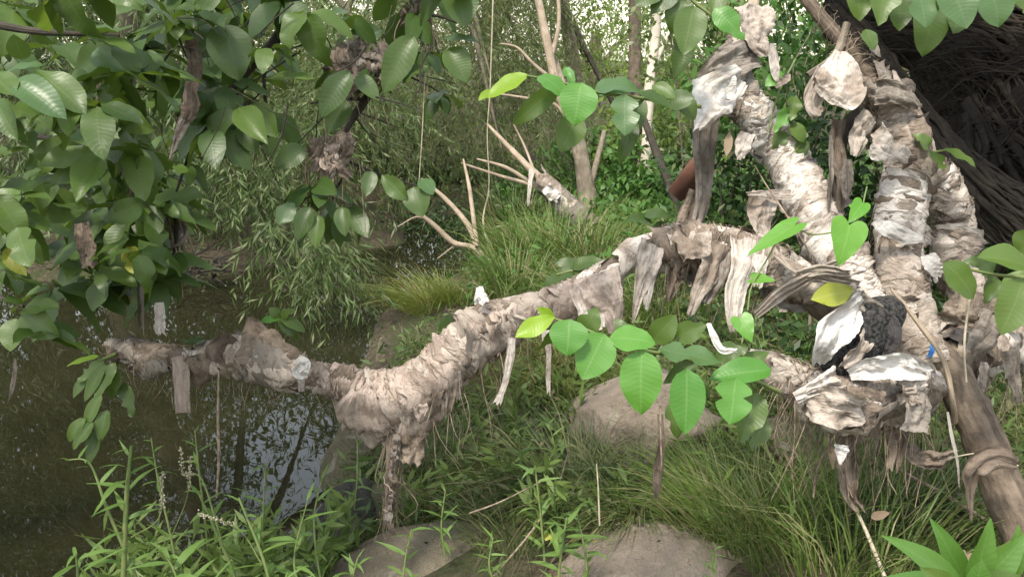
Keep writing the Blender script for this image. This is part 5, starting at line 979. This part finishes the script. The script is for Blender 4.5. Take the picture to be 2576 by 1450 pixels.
p_ = G(1382, 1368, .28); o = leaf_at(p_ + [-.02, 0, .03], p_ + [.025, -.01, .02], .028, (0, -.6, .8), 'leaf_yellow', None, 'g', 3, 'fallen_leaf'); tag(o, 'small bright yellow leaf fallen among the herbs at bottom centre', 'leaf')

# ------------------------------------------------------------------ big-leafed tree at left
LT = thing('broadleaf_tree', 'dark tree with big oval leaves overhanging the left of the creek', 'tree')
limb_mesh('trunk', [(-900, 2300, 2.2, 240), (-850, 1500, 2.2, 200), (-780, 800, 2.1, 180), (-650, 300, 2.0, 150), (-500, -150, 2.0, 120)], M['bark_dark'], LT, 40, 14, .1, 3)
for pts in [[(-500, -150, 2.0, 110), (100, -260, 2.0, 80), (500, -160, 2.05, 56), (735, -20, 2.1, 30), (700, 90, 2.1, 26), (640, 160, 2.1, 22), (570, 240, 2.1, 16), (500, 330, 2.1, 10), (430, 520, 2.1, 6)],
            [(500, -160, 2.05, 56), (900, -180, 2.1, 44), (1085, -40, 2.12, 32), (1050, 60, 2.12, 28), (990, 150, 2.12, 26), (920, 250, 2.12, 22), (870, 330, 2.12, 16), (840, 420, 2.12, 8)],
            [(690, 110, 2.1, 10), (665, 190, 2.1, 8), (672, 280, 2.1, 7), (690, 330, 2.1, 4)], [(990, 150, 2.12, 12), (930, 160, 2.12, 11), (870, 190, 2.12, 8)], [(690, 40, 2.1, 10), (640, 40, 2.1, 8), (590, 100, 2.1, 5)],
            [(-650, 300, 2.0, 60), (-200, 260, 1.9, 34), (50, 330, 1.8, 20), (300, 420, 1.8, 12), (340, 620, 1.85, 9), (350, 820, 1.9, 5)], [(-650, 200, 2.0, 50), (-200, 60, 1.7, 30), (100, 80, 1.6, 18), (300, 90, 1.6, 8)], [(-400, 700, 2.0, 30), (-100, 720, 1.8, 18), (60, 770, 1.7, 8)],
            [(300, 420, 1.8, 12), (420, 500, 1.9, 10), (440, 620, 2.0, 8), (380, 760, 2.0, 5)], [(920, 250, 2.12, 10), (860, 250, 2.1, 8), (780, 260, 2.1, 5)], [(1030, 90, 2.12, 12), (1080, 40, 2.1, 9), (1160, 60, 2.1, 5)], [(870, 330, 2.12, 10), (860, 450, 2.1, 7), (780, 520, 2.1, 4)], [(860, 400, 2.1, 8), (960, 440, 2.1, 6), (1060, 470, 2.1, 4)]]:
    limb_mesh('branch', pts, M['bark_dark'], LT, 40, 8, .12, 5)
for i in range(44):
    u, v = random.choice([(random.uniform(-50, 430), random.uniform(-60, 650)), (random.uniform(420, 720), random.uniform(-40, 330)), (random.uniform(700, 1100), random.uniform(0, 300))]); d_ = random.uniform(1.7, 2.3); an = random.uniform(.2, 2.6); L_ = random.uniform(80, 260); w_ = random.uniform(3, 7)
    e = (u + math.cos(an) * L_, v + math.sin(an) * L_); limb_mesh('twig', [(u, v, d_, w_), ((u + e[0]) / 2 + random.gauss(0, 14), (v + e[1]) / 2 + random.gauss(0, 14), d_, w_ * .8), (e[0], e[1], d_, 2)], M['bark_dark'], LT, 14, 5, .1, i)
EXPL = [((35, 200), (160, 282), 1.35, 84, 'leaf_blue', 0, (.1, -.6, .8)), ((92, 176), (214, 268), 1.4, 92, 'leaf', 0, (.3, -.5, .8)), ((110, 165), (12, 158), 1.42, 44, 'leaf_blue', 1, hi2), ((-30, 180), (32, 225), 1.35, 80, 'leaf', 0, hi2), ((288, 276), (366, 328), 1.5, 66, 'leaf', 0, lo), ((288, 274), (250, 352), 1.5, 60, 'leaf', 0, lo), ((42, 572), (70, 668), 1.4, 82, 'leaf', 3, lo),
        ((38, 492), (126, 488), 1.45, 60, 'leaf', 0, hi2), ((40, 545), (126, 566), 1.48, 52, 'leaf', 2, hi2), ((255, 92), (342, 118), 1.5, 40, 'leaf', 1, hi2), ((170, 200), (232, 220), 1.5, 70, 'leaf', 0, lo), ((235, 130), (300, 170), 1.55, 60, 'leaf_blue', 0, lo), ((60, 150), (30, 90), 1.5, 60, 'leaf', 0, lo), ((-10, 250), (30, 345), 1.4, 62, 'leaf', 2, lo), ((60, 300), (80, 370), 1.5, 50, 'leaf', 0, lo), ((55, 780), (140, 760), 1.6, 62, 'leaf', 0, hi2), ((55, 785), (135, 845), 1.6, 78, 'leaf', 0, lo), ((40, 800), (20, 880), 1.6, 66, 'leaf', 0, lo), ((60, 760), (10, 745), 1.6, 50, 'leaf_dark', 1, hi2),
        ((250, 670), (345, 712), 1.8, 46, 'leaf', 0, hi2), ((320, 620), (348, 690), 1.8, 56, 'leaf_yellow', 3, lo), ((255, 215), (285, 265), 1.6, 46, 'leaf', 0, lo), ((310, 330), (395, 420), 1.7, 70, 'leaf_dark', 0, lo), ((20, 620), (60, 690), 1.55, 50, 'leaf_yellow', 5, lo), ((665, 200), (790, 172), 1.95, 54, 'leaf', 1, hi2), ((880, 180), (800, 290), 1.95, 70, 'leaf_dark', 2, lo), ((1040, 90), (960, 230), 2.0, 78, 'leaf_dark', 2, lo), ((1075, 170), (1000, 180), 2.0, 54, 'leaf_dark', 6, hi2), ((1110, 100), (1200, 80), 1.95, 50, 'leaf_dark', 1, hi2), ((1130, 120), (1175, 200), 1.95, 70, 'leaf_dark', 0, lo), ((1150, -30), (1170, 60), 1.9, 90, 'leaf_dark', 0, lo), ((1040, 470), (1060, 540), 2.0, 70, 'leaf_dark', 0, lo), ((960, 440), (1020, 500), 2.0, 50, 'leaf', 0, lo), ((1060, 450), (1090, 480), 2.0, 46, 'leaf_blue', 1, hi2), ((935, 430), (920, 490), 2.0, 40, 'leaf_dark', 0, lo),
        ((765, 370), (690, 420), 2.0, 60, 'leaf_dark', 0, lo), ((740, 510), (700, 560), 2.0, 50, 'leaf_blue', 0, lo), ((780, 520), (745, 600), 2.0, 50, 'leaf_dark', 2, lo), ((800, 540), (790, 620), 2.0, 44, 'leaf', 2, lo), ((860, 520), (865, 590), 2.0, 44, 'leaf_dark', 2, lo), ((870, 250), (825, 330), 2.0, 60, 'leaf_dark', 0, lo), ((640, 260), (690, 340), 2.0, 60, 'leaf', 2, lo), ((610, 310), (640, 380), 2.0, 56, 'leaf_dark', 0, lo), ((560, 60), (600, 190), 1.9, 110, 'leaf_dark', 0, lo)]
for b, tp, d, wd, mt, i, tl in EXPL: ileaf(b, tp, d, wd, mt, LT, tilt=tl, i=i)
nleaf = len(EXPL); extra = Acc(); LOW = leaf_grid(.5, .8, .7, nx=3, ny=6, seed=3, fold=.25, curl=.5)
def rosette(u, v, d, k, sz, mats):
    global nleaf
    c = P(u, v, d); az0 = random.uniform(0, 6.28)
    for j in range(k):
        az = az0 + j * 2.4 + random.gauss(0, .25); el = random.uniform(-1.0, .15)
        D = np.array([math.cos(az) * math.cos(el), math.sin(az) * math.cos(el), math.sin(el)]); L = sz * random.uniform(.7, 1.15)
        nh = np.array([0, 0, 1.0]) + .35 * rng.normal(size=3) - .3 * FW + (.5 * D if el < -.6 else 0)
        b = c + D * .012
        if nleaf < 300: leaf_at(b, b + D * L, L * random.uniform(.46, .6), nh, random.choice(mats), LT); nleaf += 1
        else: leaf_cloud(extra, [b], [D], [L], [L * .52], [nh], LOW)
REG = [(36, (-60, 400), (-60, 560), (1.4, 2.0), ['leaf', 'leaf_dark', 'leaf_dark']), (14, (120, 430), (400, 740), (1.7, 2.1), ['leaf_dark', 'leaf_dark', 'leaf']), (6, (-40, 150), (380, 860), (1.5, 1.9), ['leaf', 'leaf_dark']), (12, (400, 680), (-60, 220), (1.8, 2.3), ['leaf_dark', 'leaf_dark', 'leaf']), (7, (440, 660), (250, 420), (1.9, 2.4), ['leaf_dark', 'leaf']),
       (10, (680, 1180), (-80, 40), (1.9, 2.3), ['leaf_dark', 'leaf']), (6, (880, 1170), (60, 250), (2.0, 2.3), ['leaf_dark', 'leaf']), (4, (720, 880), (430, 560), (2.0, 2.2), ['leaf_dark', 'leaf'])]
spots = [(random.uniform(*r[1]), random.uniform(*r[2]), random.uniform(*r[3]), r[4]) for r in REG for _ in range(r[0])]
spots.sort(key=lambda s: s[2])
for u, v, d, ms in spots: rosette(u, v, d, random.choice([3, 4, 5, 6]), random.choice([.07, .09, .11, .125]), ms)
for _ in range(16):
    rosette(random.uniform(130, 440), random.uniform(330, 790), random.uniform(1.9, 2.3), 5, .12, ['leaf_dark'])
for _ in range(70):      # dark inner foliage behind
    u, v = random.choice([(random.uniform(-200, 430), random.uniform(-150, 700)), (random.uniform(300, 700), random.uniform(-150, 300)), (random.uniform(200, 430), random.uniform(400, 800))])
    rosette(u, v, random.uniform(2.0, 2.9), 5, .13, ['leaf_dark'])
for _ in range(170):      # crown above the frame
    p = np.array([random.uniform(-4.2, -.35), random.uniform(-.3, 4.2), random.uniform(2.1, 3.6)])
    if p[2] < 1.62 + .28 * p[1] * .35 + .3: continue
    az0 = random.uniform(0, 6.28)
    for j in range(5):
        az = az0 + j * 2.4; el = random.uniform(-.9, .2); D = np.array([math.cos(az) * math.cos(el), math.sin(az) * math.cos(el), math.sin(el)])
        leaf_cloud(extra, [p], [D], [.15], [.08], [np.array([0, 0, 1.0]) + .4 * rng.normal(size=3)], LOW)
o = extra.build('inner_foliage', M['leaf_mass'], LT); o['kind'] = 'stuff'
e2 = Acc()
for _ in range(400):      # unseen leaves added above the frame to shade the fallen tree
    p = np.array([random.uniform(.95, 4.6), random.uniform(2.25, 4.5), random.uniform(2.15, 3.0)]); az0 = random.uniform(0, 6.28)
    for j in range(5):
        az = az0 + j * 2.4; el = random.uniform(-.7, .2); D = np.array([math.cos(az) * math.cos(el), math.sin(az) * math.cos(el), math.sin(el)])
        leaf_cloud(e2, [p], [D], [.17], [.095], [np.array([0, 0, 1.0]) + .4 * rng.normal(size=3)], LOW)
o = e2.build('shading_foliage', M['leaf_mass'], TRB); o['kind'] = 'stuff'
base_at(LT, P(-900, 2300, 2.2))
# debris caught in it
def bundle(label, u, v, d, w_, h_, mats, n, name='debris_bundle', strings=30):
    t = thing(name, label, 'debris', 'flood debris caught in the dark branches')
    for i in range(n):
        uu = u + random.gauss(0, w_ * .25); vv = v + random.uniform(-.5, .2) * h_
        sheet('shred', '', [(uu, vv, d + random.gauss(0, .02), w_ * .4), (uu + random.gauss(0, 8), vv + h_ * .25, d - .01, w_ * .38), (uu + random.gauss(0, 14), vv + h_ * random.uniform(.4, .6), d, w_ * .2)], random.choice(mats), 2, .4, .2, parent=t, n=16, k=11)
    a = Acc()
    for i in range(strings):
        p = P(u + random.gauss(0, w_ * .3), v + random.uniform(-.4, .3) * h_, d); e = p + np.array([random.gauss(0, .03), random.gauss(0, .02), -random.uniform(.05, .2)])
        V, Q, U = tubeVQ(crv([p, (p + e) / 2 + rng.normal(size=3) * .012, e], 8), .0012, 4); a.add(V, Q, U)
    o = a.build('strings', M['fibre'], t); o['kind'] = 'stuff'
    base_at(t, P(u, v, d)); return t
bundle('pinkish-brown bundle of dead leaves hanging in the middle of the dark branches', 830, 380, 2.05, 90, 110, ['rag_brown', 'rag_pink', 'rag_brown'], 16)
bundle('dark wide bundle of mud and straw draped over the dark branch top centre', 890, 150, 2.08, 130, 130, ['rag_brown', 'rag_grey', 'rag_brown'], 18)
bundle('grey shredded bundle at the top edge beside the right dark branch', 1050, 20, 2.08, 70, 70, ['rag_grey', 'rag_brown'], 10)
bundle('dark straw knot at the end of the left dark branch', 590, 270, 2.08, 90, 70, ['rag_brown'], 9)
bundle('brown shred bundle low in the dark foliage by the water', 430, 560, 2.0, 60, 110, ['rag_brown', 'rag_grey'], 8)
S('rag', 'long grey cloth hanging vertically in the dark leaves at upper left', [(480, 100, 1.95, 30), (490, 170, 1.95, 44), (478, 230, 1.95, 40), (480, 270, 1.95, 60), (470, 300, 1.95, 40)], 'rag_brown', 1.5, .4, .06)
S('rag', 'thin grey strip twisting down left of the vertical cloth end', [(465, 300, 1.95, 30), (440, 360, 1.95, 16), (428, 400, 1.95, 8)], 'rag_grey', 1, .5, .06)
S('rag', 'grey cloth hanging dark over the left water edge', [(205, 560, 1.75, 40), (215, 620, 1.75, 50), (225, 670, 1.75, 40)], 'rag_brown', 1.5, .4, .06)
S('rag', 'pale dangling thread strip left of centre over the water', [(352, 690, 1.8, 8), (358, 760, 1.8, 9), (360, 830, 1.8, 5)], 'rag_grey', 1, .4, .1)
S('rag', 'lone string-like strip hanging low at the left edge over water', [(38, 900, 1.6, 6), (36, 950, 1.6, 14), (25, 1000, 1.6, 8)], 'rag_grey', 1, .4, .1)
S('rag', 'bleached crumpled scrap hanging below the dark foliage', [(400, 760, 1.85, 22), (402, 800, 1.85, 32), (405, 840, 1.85, 30)], 'rag_pale', 1, .3, .1)

# ------------------------------------------------------------------ knotweed-like plants, bottom left and among the bank herbs
def weed(label, stem, nl, Lpx, mats=('weed',), group='tall waterside weeds', flowers=0, wr=.145, branch=()):
    t = thing('waterside_weed', label, 'plant', group)
    c = crv(ipts(stem), 40); V, Q, U = tubeVQ(c[:, :3], c[:, 3], 7); mk('stem', V, Q, M['weed_stem'], t, U)
    nl = int(nl * 1.3)
    for j in range(nl):
        f = .12 + .86 * j / max(1, nl - 1); k = int(f * 39); p = c[k, :3]; az = j * 2.3 + random.gauss(0, .4); d = stem[0][2]
        el = random.uniform(-.1, .7) * (1 - .3 * f) + .25 * f; D = np.array([math.cos(az) * math.cos(el), math.sin(az) * math.cos(el), math.sin(el)])
        L = Lpx * .8 * d / FPX * random.uniform(.55, 1.2) * (1 - .35 * max(0, f - .75) / .25)
        leaf_at(p, p + D * L, L * wr * random.uniform(.85, 1.2), (0, -.15, 1) + .2 * rng.normal(size=3), random.choice(mats), t, 'l')
    for pts in branch:
        cc = crv(ipts(pts), 24); V, Q, U = tubeVQ(cc[:, :3], cc[:, 3], 6); o = mk('flower_stalk', V, Q, M['weed_stem'], t, U)
        a = Acc()
        for q in cc[14:, :3]:
            for _ in range(2):
                n_ = 6; pp = q + rng.normal(size=(n_, 3)) * .0022; V, Q = rhomb(pp, rng.normal(size=(n_, 3)), rng.normal(size=(n_, 3)), np.full(n_, .005), np.full(n_, .004)); a.add(V, Q)
        a.build('flower_spike', M['fibre_pale'], o)
    base_at(t, c[0, :3]); return t
wx_ = lambda *p: list(p)
WD = [('tallest weed with a thick straight stem in the bottom left', [(300, 1700, 1.9, 16), (310, 1450, 1.9, 14), (318, 1250, 1.88, 12), (330, 1120, 1.86, 8)], 17, 165, [[(330, 1350, 1.88, 4), (400, 1300, 1.86, 3), (408, 1190, 1.86, 2)]]),
 ('weed leaning left across the tallest one', [(420, 1640, 1.95, 9), (330, 1420, 1.95, 9), (270, 1280, 1.95, 8), (225, 1165, 1.95, 5), (165, 1155, 1.95, 3)], 9, 90, []),
 ('weed with a nodding cream flower spike right of the tallest', [(620, 1640, 2.0, 10), (600, 1480, 2.0, 9), (540, 1330, 1.98, 7), (500, 1240, 1.97, 5)], 10, 120, [[(560, 1370, 1.98, 5), (540, 1300, 1.96, 5), (505, 1200, 1.96, 4), (462, 1190, 1.96, 3), (455, 1130, 1.96, 2)]]),
 ('bushy weed in the very corner under the tallest one', [(190, 1720, 1.75, 9), (195, 1560, 1.75, 9), (195, 1440, 1.75, 7), (190, 1390, 1.75, 4)], 11, 170, []),
 ('weed with broad fresh leaves at bottom centre-left', [(720, 1640, 1.85, 10), (690, 1520, 1.85, 9), (660, 1400, 1.85, 8), (600, 1250, 1.85, 5)], 10, 130, [[(660, 1420, 1.85, 4), (600, 1330, 1.85, 3), (500, 1290, 1.85, 2)]]),
 ('slim weed rising in front of the bright sky reflection', [(680, 1560, 2.3, 7), (660, 1400, 2.3, 6), (662, 1280, 2.3, 5), (668, 1160, 2.3, 3)], 9, 90, []),
 ('small weed between the straight strip and the sky reflection', [(580, 1500, 2.5, 6), (590, 1350, 2.5, 5), (620, 1230, 2.5, 3)], 9, 80, []),
 ('branching weed behind the tallest, below the cloth strip', [(470, 1560, 2.3, 7), (430, 1350, 2.3, 6), (400, 1220, 2.3, 5), (380, 1100, 2.3, 3)], 13, 80, [[(430, 1350, 2.3, 3), (470, 1250, 2.3, 2), (480, 1150, 2.3, 2)]]),
 ('upright weed just right of the hanging cloth strip', [(540, 1560, 2.4, 7), (520, 1350, 2.4, 6), (500, 1180, 2.4, 5), (490, 1080, 2.4, 3)], 12, 80, []),
 ('weed at the waterline right of the sky reflection', [(830, 1560, 2.2, 8), (800, 1420, 2.2, 7), (790, 1300, 2.2, 5), (810, 1200, 2.2, 3)], 12, 100, []),
 ('weed with upright pointed leaves by the dark wet stone', [(790, 1640, 1.9, 9), (760, 1500, 1.9, 8), (740, 1400, 1.9, 5), (775, 1250, 1.9, 3)], 8, 150, []),
 ('low spreading weed in front of the dark wet stone', [(870, 1600, 1.9, 8), (880, 1480, 1.9, 7), (900, 1400, 1.9, 4)], 12, 110, []),
 ('yellow-tipped weed low at bottom left', [(480, 1700, 1.75, 9), (470, 1560, 1.75, 8), (440, 1440, 1.75, 6), (400, 1370, 1.75, 4)], 11, 150, []),
 ('leafy weed filling the bottom edge left of centre', [(580, 1700, 1.75, 9), (560, 1560, 1.75, 8), (540, 1450, 1.75, 5)], 12, 140, []),
 ('sprawling weed at bottom edge under the broad fresh leaves', [(690, 1700, 1.72, 9), (700, 1560, 1.72, 8), (720, 1450, 1.72, 5)], 12, 150, []),
 ('herb standing on the tan rock, narrow leaves', [(1010, 1480, 1.95, 6), (1020, 1400, 1.95, 5), (1035, 1330, 1.95, 3)], 7, 110, []),
 ('fresh green weed left of the pinkish bottom boulder', [(1400, 1500, 1.95, 8), (1410, 1400, 1.95, 7), (1425, 1300, 1.95, 5)], 13, 120, []),
 ('second green weed beside the small yellow leaf', [(1480, 1480, 2.0, 7), (1470, 1380, 2.0, 6), (1450, 1290, 2.0, 4)], 11, 100, []),
 ('weed with long leaves in front of the weeping tussock', [(1370, 1420, 2.2, 7), (1360, 1300, 2.2, 6), (1345, 1170, 2.2, 4)], 11, 100, []),
 ('weed left of the brown boulder under the cream strips', [(1320, 1260, 2.5, 6), (1310, 1150, 2.5, 5), (1300, 1080, 2.5, 3)], 12, 80, []),
 ('dim weed under the second dry grass clump', [(1400, 1240, 2.6, 6), (1400, 1150, 2.6, 5), (1380, 1060, 2.6, 3)], 12, 75, []),
 ('tiny pale-flowered weed on top of the bottom boulder', [(1795, 1480, 1.9, 6), (1790, 1420, 1.9, 5), (1800, 1370, 1.9, 3)], 10, 55, []),
 ('weed with notched leaves in the grass below the bundle', [(2000, 1420, 2.1, 6), (1990, 1320, 2.1, 5), (1985, 1230, 2.1, 3)], 9, 80, []),
 ('round-leafed weed under the right end of the bundle', [(2280, 1420, 2.1, 6), (2270, 1300, 2.1, 5), (2260, 1210, 2.1, 3)], 10, 70, []),
 ('weed behind the lower leaf cluster, left of the fine tussock', [(1770, 1240, 2.4, 6), (1780, 1160, 2.4, 5), (1790, 1090, 2.4, 3)], 10, 70, []),
 ('short weed between tan rock and boulder', [(1250, 1480, 2.0, 6), (1230, 1420, 2.0, 5), (1240, 1350, 2.0, 3)], 10, 90, []),
 ('short weed on the bank under the sag tail', [(1120, 1400, 2.3, 6), (1110, 1320, 2.3, 5), (1120, 1230, 2.3, 3)], 10, 80, []),
 ('leafy sprig at the water edge under the sag', [(890, 1280, 2.5, 5), (900, 1180, 2.5, 5), (895, 1080, 2.5, 3)], 12, 60, []),
]
for lb, st, nl, Lp, br in WD: weed(lb, st, nl, Lp, branch=br)
# bright shrub in the lower right corner
cluster('broadleaf_shrub', 'bright green lance-leafed shrub in the bottom right corner', [(2430, 1700, 1.25, 22), (2430, 1560, 1.25, 18), (2420, 1470, 1.25, 12)], [
 ((2420, 1470), (2238, 1340), 1.22, 62, 'shrub', dict(tilt=(.3, -.7, .6), i=0)), ((2430, 1470), (2355, 1310), 1.24, 58, 'shrub', dict(tilt=lo, i=0)), ((2440, 1460), (2300, 1380), 1.26, 60, 'shrub', {}), ((2440, 1480), (2500, 1310), 1.22, 66, 'shrub', dict(tilt=lo, i=2)), ((2430, 1460), (2370, 1345), 1.28, 50, 'leaf', {}),
 ((2420, 1480), (2220, 1440), 1.2, 60, 'shrub', dict(tilt=hi2)), ((2450, 1480), (2590, 1350), 1.22, 76, 'shrub', {}), ((2460, 1490), (2560, 1440), 1.2, 70, 'leaf', dict(tilt=hi2)), ((2520, 1480), (2575, 1330), 1.24, 60, 'shrub', {}), ((2400, 1490), (2330, 1430), 1.18, 60, 'leaf', {}), ((2440, 1500), (2480, 1420), 1.18, 70, 'shrub', {})], kind='s', cat='shrub')
# dead leaves lying in the rags and on the ground
for lb, b, tp, d, wd in [('curled dead leaf on the ground under the bundle', (2190, 1300), (2236, 1288), 2.0, 22), ('pair-forming dead leaf at the trunk foot', (2400, 1390), (2470, 1420), 1.6, 40), ('pale dead leaf below the high wraps of the left upright limb', (1835, 330), (1828, 390), 2.1, 22), ('dry brown leaf on the shreds below the bundle', (2090, 1120), (2096, 1180), 1.95, 20)]:
    o = ileaf(b, tp, d, wd, 'leaf_dead', None, name='dead_leaf'); tag(o, lb, 'leaf', 'dead leaves')
